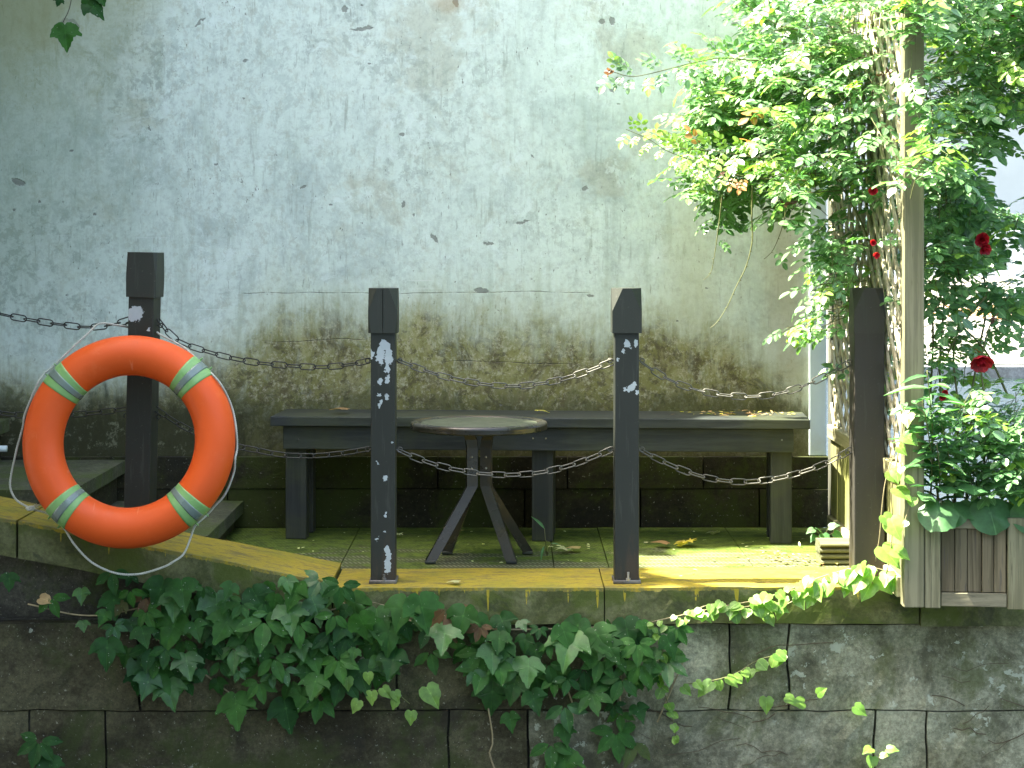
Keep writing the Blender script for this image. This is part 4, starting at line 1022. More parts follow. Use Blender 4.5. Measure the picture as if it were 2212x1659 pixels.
def lat(y0, sgn, x0, th=0.008, wd=0.021):
    z0, z1 = 0.432, 2.75
    a = Vector((x0, y0, z0)); b = Vector((x0, y0 + sgn * (z1 - z0), z1))
    # clip to y range
    ya, yb = 6.325, 7.715
    d = b - a; t0, t1 = 0.0, 1.0
    for lim, s in ((ya, 1), (yb, -1)):
        fa = s * (a.y - lim); fb_ = s * (b.y - lim)
        if fa < 0 and fb_ < 0: return
        if fa < 0: t0 = max(t0, fa / (fa - fb_))
        elif fb_ < 0: t1 = min(t1, fa / (fa - fb_))
    if t1 - t0 < 0.03: return
    p, q = a + d * t0, a + d * t1; dr = (q - p).normalized(); sd = dr.cross(Vector((1, 0, 0))).normalized()
    bm = bmesh.new(); rings = []; n = 7; j1, j2 = U(-.012, .012), U(-.012, .012); ww = wd * U(.8, 1.15)
    for i in range(n + 1):
        c = p.lerp(q, i / n) + sd * (j1 * (1 - i / n) + j2 * i / n + U(-.003, .003)) + Vector((U(-.002, .002), 0, 0))
        rings.append([bm.verts.new(c + sd * (u * ww / 2) + Vector((v * th / 2, 0, 0))) for u, v in ((-1, -1), (1, -1), (1, 1), (-1, 1))])
    for i in range(n):
        for k in range(4): bm.faces.new((rings[i][k], rings[i][(k + 1) % 4], rings[i + 1][(k + 1) % 4], rings[i + 1][k]))
    bm.faces.new(rings[0][::-1]); bm.faces.new(rings[-1])
    obj('lattice_strip', bm, M['strip'], trel)
k = 6.325 - 2.35
while k < 7.72: lat(k, 1, TX + 0.004); k += 0.118
k = 6.32
while k < 7.72 + 2.35: lat(k, -1, TX + 0.014); k += 0.118

# ================================================================== PLANTER
pl = empty('planter_box', (1.335, 6.27, 0), 'weathered wooden planter box with vertical boards overhanging the canal edge at right', 'planter', rz=-R(5.5))
def ppart(name, x0, x1, y0, y1, z0, z1, mat, bev=0.0025):
    return obj(name, bx(x0, x1, y0, y1, z0, z1, bev, seg=1), mat, pl, world=False)
ppart('corner_post', -0.004, 0.046, -0.004, 0.05, -0.022, 0.272, M['trellis'])
ppart('corner_post', 0.258, 0.322, -0.004, 0.05, -0.022, 0.272, M['trellis'])
ppart('corner_post', 0.002, 0.046, 0.36, 0.41, -0.002, 0.272, M['trellis'])
ppart('corner_post', 0.258, 0.322, 0.36, 0.41, -0.002, 0.272, M['trellis'])
ppart('rail', 0.048, 0.256, 0.000, 0.024, 0.235, 0.268, M['rail'])
ppart('rail', 0.048, 0.256, 0.000, 0.026, -0.016, 0.028, M['rail'])
x = 0.048
for w_ in (0.044, 0.040, 0.046, 0.038, 0.040):
    ppart('board', x + 0.0012, min(x + w_, 0.2555) - 0.0012, 0.008 + U(-.002, .002), 0.022, 0.030, 0.234, M['board'], 0.0015); x += w_
yy = 0.052
while yy < 0.35:
    for xa in (0.006, 0.296):
        ppart('board', xa, xa + 0.018, yy + 0.001, min(yy + 0.06, 0.358) - 0.001, 0.0, 0.262, M['board'])
    yy += 0.0615
ppart('board', 0.048, 0.256, 0.385, 0.40, 0.0, 0.262, M['board'])
ppart('soil', 0.026, 0.294, 0.027, 0.383, 0.15, 0.235, M['soil'], 0.01)

# slatted block
sb = empty('slatted_block', (1.11, 6.95, 0), 'small block of stacked half-round timber slats at the foot of the thick post', 'wooden block')
for k in range(4):
    bm = bmesh.new(); n = 8; zc = 0.010 + k * 0.0205; L0, L1 = 1.103 + U(-.003, .003), 1.228
    pr = [(math.cos(a) * 0.022 * -1, math.sin(a) * 0.0100) for a in [-math.pi / 2 + math.pi * i / n for i in range(n + 1)]]
    r0 = [bm.verts.new((L0, 6.97 + y_, zc + z_)) for y_, z_ in pr] + [bm.verts.new((L0, 7.06, zc + .0100)), bm.verts.new((L0, 7.06, zc - .0100))]
    r1 = [bm.verts.new((L1, v.co.y, v.co.z)) for v in r0]
    for i in range(len(r0)): bm.faces.new((r0[i], r0[(i + 1) % len(r0)], r1[(i + 1) % len(r0)], r1[i]))
    bm.faces.new(r0[::-1]); bm.faces.new(r1)
    obj('slat', bm, M['slat'], sb)

# ================================================================== IVY ON THE QUAY WALL
def inside(x, y, poly):
    c = False; j = len(poly) - 1
    for i in range(len(poly)):
        if (poly[i][1] > y) != (poly[j][1] > y) and x < (poly[j][0] - poly[i][0]) * (y - poly[i][1]) / (poly[j][1] - poly[i][1]) + poly[i][0]: c = not c
        j = i
    return c
ivy = empty('ivy', P(760, 1345, 6.5), 'broad mass of dark lobed ivy leaves hanging over the middle of the canal wall', 'ivy')
poly = [(75, 1310), (150, 1270), (260, 1262), (370, 1280), (470, 1290), (560, 1285), (660, 1265), (740, 1290), (820, 1345), (900, 1345), (1010, 1325), (1060, 1350), (1180, 1372), (1290, 1360), (1400, 1370), (1470, 1385),
        (1450, 1450), (1400, 1530), (1370, 1570), (1240, 1560), (1120, 1550), (1040, 1500), (960, 1430), (880, 1450), (760, 1520), (700, 1560), (640, 1545), (500, 1535), (420, 1520), (300, 1485), (260, 1420), (150, 1380)]
placed = []
def ivy_leaf(X, Y, size, D=None, shp=None, mat='ivy', up=0.0, roll=None, parent=None, lean=0.55):
    D = D if D is not None else U(6.42, 6.50)
    p = P(X, Y, D); tip = Vector((U(-.55, .55) if roll is None else roll, -lean + U(-.2, .2), -1 + up)); nr = Vector((U(-.35, .35), -1.0, U(0.35, 1.0)))
    if shp is None: shp = ('ivy', random.randrange(5)) if random.random() < 0.68 else ('five', random.randrange(4))
    S = {'ivy': S_ivy, 'five': S_five, 'heart': S_heart, 'round': S_round, 'kid': S_kidney, 'maple': S_maple, 'lance': S_lance}[shp[0]][shp[1]]
    return leaf_obj(p, tip, nr, size, shared(S, M[mat], shp), parent or ivy)
tries = 0
while len(placed) < 280 and tries < 12000:
    tries += 1
    X, Y = U(60, 1480), U(1235, 1560)
    if not inside(X, Y, poly): continue
    # thin region around X 900-1000, Y 1380-1450 and left end
    dens = 1.0
    if 850 < X < 1010 and 1380 < Y < 1500: dens = 0.35
    if X < 230: dens = 0.45
    if Y > 1500: dens = 0.6
    if random.random() > dens: continue
    sz = U(0.062, 0.100) * (1.0 if X > 300 else 0.9)
    if any((X - a) ** 2 + (Y - b) ** 2 < (28 if dens == 1 else 46) ** 2 for a, b in placed): continue
    placed.append((X, Y))
    front = Y < 1400
    ivy_leaf(X, Y - 30, sz * U(.62, 1.25), U(6.42, 6.505), lean=U(.15, .9), mat='ivy_light' if random.random() < .22 else 'ivy', up=U(-.1, .35))
for X, Y, s in ((1215, 1585, .07), (1340, 1560, .06), (1330, 1600, .10), (1370, 1620, .09), (1220, 1640, .10), (1190, 1625, .09), (1100, 1560, .06), (85, 1620, .09), (105, 1655, .08), (20, 1258, .055)):
    ivy_leaf(X, Y - 20, s, U(6.47, 6.51))
ivy_leaf(905, 1285, 0.12, 6.40, ('ivy', 1)); ivy_leaf(880, 1290, 0.11, 6.42, ('ivy', 3)); 
# woody runners under the leaves
bm = bmesh.new()
for pth in ([(60, 1305), (200, 1330), (400, 1300), (640, 1330), (800, 1300), (900, 1345), (1100, 1360), (1400, 1350)], [(1360, 1360), (1345, 1420), (1340, 1500), (1342, 1590)], [(700, 1270), (760, 1330), (720, 1420), (740, 1500)],
            [(300, 1290), (340, 1380), (420, 1440), (500, 1500)], [(1000, 1340), (1040, 1420), (1100, 1480), (1150, 1530)], [(1280, 1370), (1220, 1450), (1240, 1540), (1210, 1600)], [(860, 1295), (900, 1310), (940, 1330), (985, 1330)],
            [(1055, 1530), (1065, 1600), (1058, 1630), (1085, 1700)], [(1480, 1420), (1450, 1490), (1420, 1560)]):
    tube(bm, spline([P(X, Y, 6.505 + U(-.004, .006)) for X, Y in pth], 0.03), 0.0028, 5)
obj('stem', bm, M['stem_pale'], ivy, True)

yng = empty('young_creeper', P(870, 1520, 6.45), 'little sprig of pale lime-green leaves at the lower middle of the dark ivy', 'creeper')
for X, Y, s, ro in ((780, 1495, .045, -.3), (885, 1490 - 20, .040, .1), (915, 1503, .045, .9), (865, 1530, .046, -.5), (893, 1510, .046, 0), (942, 1510, .040, .4), (946, 1528, .036, -.4), (978, 1553, .046, 0), (840, 1480, .045, .1), (1010, 1500, .08, .7)):
    leaf_obj(P((X - 640) * 1.0 + 640 - 120 if False else X - 90, Y - 18, 6.42), Vector((ro, -.4, -1)), Vector((U(-.2, .2), -1, .6)), s, shared(S_heart[0], M['ivy_young'], ('heart', 0)), yng)
bm = bmesh.new(); tube(bm, spline([P(750, 1470, 6.44), P(800, 1490, 6.43), P(850, 1495, 6.43), P(885, 1520, 6.43)], 0.02), 0.0015, 5); obj('stem', bm, M['stem'], yng, True)

bm = bmesh.new()
for i in range(20):
    X, Y = U(1330, 2212), U(1380, 1659); a = U(-.7, .7); L_ = U(40, 170); pth = []
    for k in range(5): pth.append(P(X + L_ * k / 4, Y + math.sin(a) * L_ * k / 4 + U(-8, 8), 6.521))
    tube(bm, spline(pth, .03), U(.0008, .0018), 4)
rt = obj('dry_tendrils', bm, mat_plain('brown_tendril', (0.075, 0.06, 0.038), 0.7, 0.2, 0, 0.3, 30, 0.1)); tag(rt, 'thin dry creeper tendrils clinging to the grey blocks at lower right', 'creeper', kind='stuff')
# ================================================================== SUNLIT CREEPER
crp = empty('climbing_creeper', P(1900, 1250, 6.45), 'bright heart-leaved creeper running along the coping edge and up the trellis foot', 'creeper')
def vine(path, D0, D1, s0, s1, gap, thick=0.002, both=True, shp='heart', mat='creeper', parent=None, tipdir=(0, -0.45, -0.9)):
    parent = parent or crp
    n = len(path); pts = spline([P(X, Y, D0 + (D1 - D0) * i / (n - 1)) for i, (X, Y) in enumerate(path)], 0.012)
    bm = bmesh.new(); tube(bm, pts[::2] if len(pts) > 6 else pts, thick, 5); obj('stem', bm, M['stem_pale'] if mat == 'creeper' else M['stem'], parent, True)
    k = 0; i = 0.0
    while i < len(pts) - 1:
        f = i / (len(pts) - 1); s = (s0 + (s1 - s0) * f) * U(.75, 1.2); p = pts[int(i)]
        side = 1 if k % 2 else -1; k += 1
        off = Vector((U(-.01, .01), -0.012 + U(-.01, 0), U(.0, .014) * side * 1.3))
        td = Vector(tipdir) + Vector((U(-.9, .9), U(-.3, .2), U(-.2, .35) + (0.35 if side > 0 else 0)))
        sh_ = 'round' if (shp == 'heart' and s < .052 and random.random() < .55) else shp
        S = {'heart': S_heart, 'round': S_round, 'ivy': S_ivy}[sh_]; j = random.randrange(len(S))
        leaf_obj(p + off, td, Vector((U(-1.0, .1), -1.0, U(.5, 1.8))), s, shared(S[j], M[mat], (sh_, j)), parent)
        i += gap / 0.012 * U(.7, 1.3)
vine([(1955, 880), (1948, 940), (1935, 1010), (1925, 1060), (1928, 1120), (1925, 1180), (1915, 1240)], 6.22, 6.30, 0.050, 0.085, 0.085)
vine([(1940, 960), (1915, 1030), (1905, 1100), (1900, 1160), (1890, 1220)], 6.24, 6.32, 0.045, 0.085, 0.11)
vine([(1925, 1235), (1870, 1225), (1810, 1235), (1750, 1255), (1700, 1275), (1640, 1295), (1560, 1310), (1490, 1325), (1400, 1345)], 6.38, 6.47, 0.062, 0.026, 0.022)
vine([(1880, 1250), (1800, 1262), (1740, 1285), (1690, 1310), (1650, 1325)], 6.38, 6.46, 0.060, 0.042, 0.040)
vine([(1660, 1300), (1600, 1312), (1540, 1305), (1470, 1330)], 6.44, 6.46, 0.045, 0.030, 0.020, shp='round')
vine([(1400, 1345), (1428, 1380), (1430, 1420), (1425, 1470), (1440, 1510), (1455, 1560), (1462, 1610)], 6.47, 6.50, 0.028, 0.036, 0.020, shp='round', mat='ivy_young')
vine([(1480, 1478), (1540, 1470), (1590, 1455), (1640, 1425), (1700, 1412)], 6.46, 6.50, 0.046, 0.042, 0.028, mat='ivy_young')
vine([(1950, 1000), (1965, 1080), (1950, 1140)], 6.22, 6.25, 0.035, 0.03, 0.06, shp='round')
sp2 = empty('small_creeper', P(1680, 1510, 6.49), 'pair of loose green leaves on the wall blocks below the bright creeper', 'creeper')
for X, Y, s, td in ((1655, 1505, .055, (0, -.4, -1)), (1696, 1505, .042, (.9, -.3, -.3)), (1738, 1518, .05, (-.9, -.4, .1)), (1765, 1500, .04, (.5, -.4, .5)), (1690, 1405, .03, (.3, -.4, -1)), (1845, 1525, .05, (.8, -.3, -.5))):
    leaf_obj(P(X, Y, 6.50), Vector(td), Vector((0, -1, .6)), s, shared(S_heart[1], M['ivy_young'], ('heart', 1)), sp2)
def sprig(label, X, Y, D, leaves, mat='ivy_young', name='seedling', stem=None, shp='heart', cat='plant'):
    r = empty(name, P(X, Y, D), label, cat); b0 = P(X, Y, D)
    for dx, dy, s, td in leaves:
        q = P(X + dx, Y + dy, D - 0.03); S = S_heart if shp == 'heart' else S_lance
        leaf_obj(q, Vector(td), Vector((U(-.3, .1), -.8, 1)), s, shared(S[0], M[mat], (shp, 0)), r)
        bm = bmesh.new(); tube(bm, [b0, b0.lerp(q, .5) + Vector((0, -.005, .004)), q], 0.0012, 4); obj('stem', bm, M['stem'], r, True)
sprig('small three-leaved seedling growing from a joint low on the wall at right', 1893, 1648, 6.51, [(-10, -32, .042, (-.6, -.5, -.1)), (22, -30, .040, (.8, -.4, .1)), (-8, -14, .045, (-.2, -.6, -.8)), (8, -16, .03, (.8, -.4, .2))])
sprig('thin green seedling sprouting from the mossy floor below the middle bench leg', 1181, 1200, 7.05, [(-5, -58, .06, (-.6, -.2, .8)), (-6, -20, .05, (-.3, -.4, -.9)), (10, -26, .03, (.9, -.3, .1))], 'broad', shp='lance')
sprig('little clump of pale green leaves at the foot of the trellis boards', 1778, 1165, 7.30, [(-20, -22, .035, (-.7, -.4, -.2)), (12, -26, .04, (.7, -.3, .3)), (0, -12, .045, (.3, -.6, -.6)), (22, -14, .04, (.9, -.4, -.3)), (-16, -8, .032, (-.6, -.4, -.5)), (-8, -18, .035, (-.3, -.5, .4))], 'broad')

# hanging creeper at the upper left
hc = empty('hanging_creeper', P(150, -60, 6.9), 'dark three-pointed leaves dangling in front of the wall at the upper left', 'creeper')
for X, Y, s, td, k in ((140, 52, .092, (.12, -.2, -1), 1), (190, 0, .082, (.75, -.3, -.8), 3), (212, -25, .06, (.4, -.3, -1), 0), (130, -5, .03, (-.3, -.3, -1), 2), (196, -20, .07, (-.2, -.3, -1), 4)):
    leaf_obj(P(X, Y, 6.88), Vector(td), Vector((.2, -1, .25)), s, shared(S_ivy[k], M['ivy'], ('ivy', k)), hc)
bm = bmesh.new(); tube(bm, spline([P(165, -80, 6.9), P(152, 10, 6.89), P(140, 40, 6.89), P(128, 66, 6.89), P(128, 70, 6.88)], .02), .0015, 5)
tube(bm, spline([P(205, -80, 6.9), P(200, -30, 6.89), P(190, 5, 6.88)], .02), .0015, 5); obj('stem', bm, M['stem_dark'], hc, True)

# ================================================================== CLIMBING ROSE
rose = empty('climbing_rose', (1.45, 6.6, 0.2), 'huge climbing rose with glossy sunlit leaves and red blooms spilling over the trellis', 'rose')
canes = bmesh.new()
SP = []      # (loc, tip, nrm, size, shape index, young)
def spray(start, dr, length, size, young=False, sag=0.5, rad=0.0018):
    d = Vector(dr).normalized(); p = Vector(start); pts = [p.copy()]; stepn = 0.03; n = max(2, int(length / stepn))
    side = 1
    for i in range(n):
        d = (d + Vector((U(-.12, .12), U(-.12, .12), -sag * stepn * 1.6 + U(-.1, .1)))).normalized(); p = p + d * stepn; pts.append(p.copy())
        if U(0, 1) < 0.80:
            hor = d.cross(Vector((0, 0, 1))); hor = hor.normalized() if hor.length > .1 else Vector((1, 0, 0))
            tip = d * U(.3, .8) + hor * side * U(.6, 1.1) + Vector((0, -0.15, U(-.55, .15))); side = -side
            nr = Vector((U(-.6, .25) - .15, U(-.7, .15), 1.0))
            X_ = CX + FPX * p.x / p.y; Y_ = HY + FPX * (HC - p.z) / p.y
            if 1800 < X_ < 1935 and 575 < Y_ < 1250 and p.y < 6.75: continue      # nothing grows in front of the thick post
            SP.append((p.copy(), tip, nr, size * U(.8, 1.2), random.randrange(6), young))
    tube(canes, pts, [rad * (1 - .5 * i / len(pts)) for i in range(len(pts))], 4, False)
    return pts
regions = [  # polygon, D range, sprays, leaf size, outward bias
    ([(1570, -90), (1630, 30), (1690, 80), (1640, 110), (1560, 130), (1530, 200), (1495, 270), (1530, 300), (1500, 345), (1500, 420), (1540, 440), (1600, 390), (1650, 440), (1720, 450), (1790, 400), (1830, 400), (1840, 200), (1830, -90)], (6.95, 7.65), 290, 0.098, (-1, -.3, .25)),
    ([(1640, -90), (1880, -90), (1870, 420), (1700, 430), (1600, 360), (1620, 200)], (6.45, 6.95), 85, 0.095, (-.8, -.5, .2)),
    ([(1870, -90), (1960, -90), (1960, 420), (1930, 560), (1880, 600), (1870, 500)], (6.35, 7.2), 34, 0.10, (-.3, -.6, .2)),
    ([(1955, -90), (2020, -90), (2015, 430), (1960, 430)], (6.05, 6.24), 26, 0.10, (-.1, -.8, .2)),
    ([(2010, -90), (2300, -90), (2300, 250), (2190, 240), (2120, 300), (2080, 370), (2065, 430), (2060, 470), (2045, 560), (2010, 600)], (6.3, 7.3), 330, 0.102, (.6, -.4, .1)),
    ([(2180, -90), (2300, -90), (2300, 240), (2180, 240)], (6.3, 7.6), 80, 0.112, (.6, -.4, .1)),
    ([(2010, 420), (2080, 400), (2150, 445), (2230, 480), (2150, 490), (2090, 500), (2040, 640), (2010, 660)], (6.4, 7.0), 34, 0.11, (.5, -.4, -.2)),
    ([(2060, 570), (2130, 560), (2200, 640), (2190, 720), (2120, 700), (2060, 640)], (6.4, 6.8), 15, 0.115, (.5, -.4, .2)),
    ([(1480, 125), (1620, 100), (1640, 200), (1510, 190)], (6.9, 7.5), 20, 0.095, (-1, -.3, .1)),
    ([(1490, 235), (1600, 210), (1600, 300), (1480, 310)], (6.9, 7.5), 20, 0.095, (-1, -.3, .0)),
    ([(1500, 385), (1600, 380), (1600, 440), (1520, 450)], (7.2, 7.6), 10, 0.095, (-.6, -.3, -.6)),
    ([(2005, 640), (2160, 700), (2190, 800), (2010, 800)], (6.5, 6.9), 16, 0.085, (.3, -.3, .2)),
    ([(1740, 520), (1800, 450), (1860, 450), (1860, 640), (1790, 640)], (6.45, 7.3), 24, 0.098, (-.7, -.4, -.2)),
    ([(1760, 670), (1830, 640), (1830, 720), (1750, 720)], (6.55, 6.75), 8, 0.095, (-1, -.4, -.1)),
]
for i in range(110):          # growth pressed against the back of the lattice
    dr = Vector((U(-.2, .6), U(-1, 1), U(-.3, .6))); spray(Vector((U(1.30, 1.42), U(6.5, 7.65), U(.5, 2.25))), dr, U(.08, .18), .10)
for poly_, (d0, d1), cnt, sz, bias in regions:
    xs = [a for a, b in poly_]; ys = [b for a, b in poly_]; k = 0
    while k < cnt:
        X, Y = U(min(xs), max(xs)), U(min(ys), max(ys))
        if not inside(X, Y, poly_): continue
        k += 1
        # start inside, grow out; keep the whole spray about centred on the sampled point
        D = U(d0, d1); dr = Vector(bias) + jv(.8); L = U(.10, .24)
        spray(P(X, Y, D) - dr.normalized() * L * 0.45, dr, L, sz, random.random() < 0.05)
def cane(pix, D0, D1, r0, r1, leaves=0.0, young=False, size=.085, thorns=False):
    n = len(pix); pts = spline([P(X, Y, D0 + (D1 - D0) * i / (n - 1)) for i, (X, Y) in enumerate(pix)], 0.018)
    tube(canes, pts, [r0 + (r1 - r0) * i / len(pts) for i in range(len(pts))], 5, False)
    side = 1
    for i, p in enumerate(pts[1:-1]):
        d = (pts[i + 2] - pts[i]).normalized()
        if random.random() < leaves:
            hor = d.cross(Vector((0, -1, 0.3))).normalized(); side = -side
            SP.append((p.copy(), d * .5 + hor * side * .9 + Vector((0, -.2, -.1)), Vector((U(-.4, .2), -.6, 1)), size * U(.7, 1.15), random.randrange(6), young if not young else True))
        elif thorns and i % 3 == 0:
            q = p + Vector((random.choice((-1, 1)) * .008, 0, -.002)); tube(canes, [p, q], [.0016, .0003], 4, False)
cane([(1760, 120), (1640, 130), (1560, 125), (1500, 135), (1440, 150), (1400, 160), (1360, 165), (1315, 152)], 6.9, 6.7, .003, .0012, .72, False, .085)
cane([(1800, 70), (1700, 60), (1640, 30), (1580, -20), (1540, -60)], 6.9, 6.8, .003, .0015, .35, False, .09)
cane([(1760, 390), (1640, 385), (1560, 370), (1490, 345), (1440, 325), (1400, 300), (1352, 279)], 6.8, 6.6, .0028, .001, .80, True, .065)
cane([(1760, 360), (1680, 345), (1600, 335), (1530, 325), (1440, 318)], 6.7, 6.6, .0025, .001, .45, True, .08)
cane([(1625, 400), (1624, 470), (1625, 520), (1612, 575), (1590, 620), (1572, 660), (1550, 695), (1535, 708)], 6.8, 6.8, .0034, .001, 0.0, thorns=True)
cane([(1560, 420), (1552, 490), (1542, 560), (1535, 590), (1520, 605)], 6.85, 6.85, .0028, .001, 0.06, thorns=True)
cane([(1700, 440), (1690, 490), (1670, 540), (1650, 560)], 6.8, 6.8, .002, .001, 0.05, thorns=True)
cane([(1860, 640), (1800, 650), (1760, 670), (1740, 690)], 6.8, 6.8, .002, .001, 0.15)
# main canes out of the planter
for pix, d0, d1 in (([(2050, 1120), (2040, 960), (2030, 800), (2040, 600), (2020, 400), (1990, 150), (1900, -60)], 6.5, 6.7), ([(2090, 1120), (2085, 950), (2110, 780), (2130, 640), (2100, 450), (2110, 200), (2150, -60)], 6.5, 6.8),
                    ([(2060, 1110), (2070, 900), (2060, 760), (2080, 640), (2050, 500), (2040, 300)], 6.45, 6.7), ([(2030, 1110), (2010, 900), (2015, 700), (1990, 500), (1930, 300), (1800, 100)], 6.5, 6.9),
                    ([(2120, 1110), (2130, 900), (2120, 790), (2140, 700), (2180, 640)], 6.4, 6.5), ([(1960, 900), (1900, 500), (1850, 300), (1760, 200), (1700, 150)], 6.9, 7.1), ([(1920, 640), (1860, 480), (1800, 380), (1740, 330)], 6.9, 6.8),
                    ([(2130, 640), (2080, 700), (2040, 780)], 6.5, 6.5), ([(2180, 860), (2130, 760), (2060, 690), (2010, 660)], 6.5, 6.6)):
    cane(pix, d0, d1, .0045, .0022, .05)
obj('cane', canes, M['stem'], rose, True)
# the 300 that show largest become leaves of their own, the rest one mass
def showing(q):
    p = q[0]; X = CX + FPX * p.x / p.y; Y = HY + FPX * (HC - p.z) / p.y
    return 0 if -10 < X < 2220 and -10 < Y < 1660 else 1
order = sorted(range(len(SP)), key=lambda i: (showing(SP[i]), SP[i][0].y - 3.0 * SP[i][3]))
picked = set(order[:290])
mass = Leaves(); mass_y = Leaves()
for i, (p, tip, nr, s, k, yg) in enumerate(SP):
    if i in picked: leaf_obj(p, tip, nr, s, shared(S_rose[k], M['rose_young' if yg else 'rose'], ('rose', k)), rose)
    else: (mass_y if yg else mass).add(S_rose[k], p, tip, nr, s)
f_ = mass.build('foliage', M['rose'], rose); f_['kind'] = 'stuff'
f_ = mass_y.build('young_foliage', M['rose_young'], rose); f_['kind'] = 'stuff'
# reddish shoot tips
tips = Leaves()
for X, Y, D, cnt in ((1318, 153, 6.69, 7), (1912, 118 + 40, 6.5, 8), (1930, 150, 6.45, 6), (1700, 440, 6.7, 6), (2155, 690, 6.4, 6), (2170, 1000, 6.3, 6), (1560, 375, 6.6, 5)):
    for i in range(cnt): tips.add(S_quad[i % 3], P(X, Y, D) + jv(.012), jv(1) + Vector((-.3, -.3, -.1)), jv(1) + Vector((0, -.5, .6)), U(.018, .032))
tips.build('shoot_tips', M['redtip'], rose)['kind'] = 'stuff'
# blooms
PET = fan([(0, 0), (0.30, 0.25), (0.42, 0.60), (0.25, 0.92), (0, 1.0)], (0, .5), -0.1, -0.55, 0.03, 0, 3)
def bloom(X, Y, D, size, face=(-.2, -1, -.2)):
    c = P(X, Y, D); lv = Leaves(); ax = Vector(face).normalized(); a = ax.orthogonal().normalized(); b = ax.cross(a)
    for ringi, (n, spread, s) in enumerate(((4, .25, .55), (6, .6, .75), (8, 1.1, .95))):
        for k in range(n):
            q = 2 * math.pi * k / n + ringi * .7 + U(-.2, .2); rad = a * math.cos(q) + b * math.sin(q)
            lv.add(PET, c - ax * size * .25, ax * (1.2 - spread * .7) + rad * spread, -rad + ax * spread * .8, size * s * U(.85, 1.1) * .62)
    lv.build('flower', M['petal'], rose)
bloom(1886, 412, 6.35, .032); bloom(2122, 518, 6.4, .055); bloom(2128, 538, 6.4, .045, (.3, -1, -.5)); bloom(2120, 782, 6.35, .085, (0, -.7, -.8)); bloom(1886, 524, 6.3, .022); bloom(1894, 551, 6.3, .024); bloom(2042, 848, 6.3, .022); bloom(2036, 858, 6.3, .025); bloom(2188, 30, 6.4, .02)

# ================================================================== PLANTS IN THE PLANTER
pr = empty('rose_bush', P(2090, 1100, 6.40), 'low rose bush with pale green leaflets growing in the wooden planter', 'rose')
SPk = SP; SP = []; canes = bmesh.new()
gp = [(1998, 900), (2040, 868), (2110, 850), (2212, 870), (2250, 960), (2240, 1060), (2150, 1060), (2060, 1040), (2000, 1000)]
k = 0
while k < 92:
    X, Y = U(1990, 2250), U(850, 1060)
    if not inside(X, Y, gp): continue
    k += 1; dr = Vector((0, -.5, .3)) + jv(.7); spray(P(X, Y, U(6.22, 6.6)) - dr.normalized() * .06, dr, U(.08, .18), .102, random.random() < .14)
for X, Y in ((2040, 950), (2080, 900), (2120, 930), (2160, 910), (2060, 1000), (2190, 980), (2100, 860)):
    tube(canes, spline([P(2085 + U(-30, 40), 1120, 6.45), P((X + 2085) / 2, (Y + 1120) / 2, 6.42), P(X, Y, 6.36)], .03), .002, 5, False)
obj('cane', canes, M['stem'], pr, True)
for (p, tip, nr, s, kk, yg) in SP[:280]:
    leaf_obj(p, tip, nr, s, shared(S_rose[kk], M['rose_young' if yg else 'rose'], ('rose', kk)), pr)
SPn = len(SP); 
if SPn > 280:
    ml = Leaves()
    for (p, tip, nr, s, kk, yg) in SP[280:]: ml.add(S_rose[kk], p, tip, nr, s)
    ml.build('foliage', M['rose'], pr)['kind'] = 'stuff'

gr = empty('broad_leaf_plant', P(2090, 1100, 6.30), 'plant with big round scalloped leaves spilling over the planter front', 'plant')
for X, Y, s, td, k in ((2035, 1090, .115, (-.45, -.6, -.55), 0), (2060, 1085, .10, (-.2, -.7, -.6), 1), (2095, 1080, .085, (.15, -.8, -.7), 2), (2130, 1085, .12, (.25, -.6, -.9), 0), (2150, 1090, .115, (.1, -.5, -1), 1),
                       (2195, 1050, .12, (.6, -.6, -.4), 2), (2100, 1050, .10, (-.1, -.9, .1), 0), (2060, 1055, .09, (-.5, -.8, .2), 1), (2140, 1040, .10, (.3, -.9, .2), 2), (2180, 1010, .09, (.5, -.7, .3), 1), (2170, 960, .07, (.6, -.6, .5), 0), (2115, 1010, .08, (0, -.8, .4), 2), (2215, 1090, .12, (.3, -.5, -.7), 1), (2010, 1070, .06, (-.6, -.6, .1), 2)):
    q = P(X, Y, 6.27 + U(-.03, .03)); leaf_obj(q, Vector(td), Vector((U(-.3, .1), -.75, .9)), s, shared(S_kidney[k], M['broad'], ('kid', k)), gr)
    bm = bmesh.new(); tube(bm, [P(2085 + U(-30, 50), 1120, 6.42), q + Vector((0, .03, .01)), q], .0018, 4); obj('stem', bm, M['stem'], gr, True)

ln = empty('lance_leaf_plant', P(2000, 1100, 6.36), 'upright plant with narrow willow-like leaves against the trellis front post', 'plant')
for base, tp_, lf in ((P(2006, 1110, 6.38), P(2003, 800, 6.20), 26), (P(2010, 1110, 6.36), P(1992, 860, 6.20), 16), (P(2015, 1110, 6.36), P(2024, 960, 6.22), 14)):
    pts = spline([base, base.lerp(tp_, .5) + Vector((.01, -.03, 0)), tp_], .02); bm = bmesh.new(); tube(bm, pts, .002, 5); obj('stem', bm, M['stem'], ln, True)
    for i in range(lf):
        f = 0.25 + 0.75 * i / lf; p = pts[int(f * (len(pts) - 1))]; a = i * 2.4
        leaf_obj(p, Vector((math.cos(a), math.sin(a) * .7 - .25, .45 - (.5 if i > lf - 8 else 0) * random.random())), Vector((U(-.3, .3), -.3, 1)), U(.09, .135), shared(S_lance[i % 2], M['broad'], ('lance', i % 2)), ln)

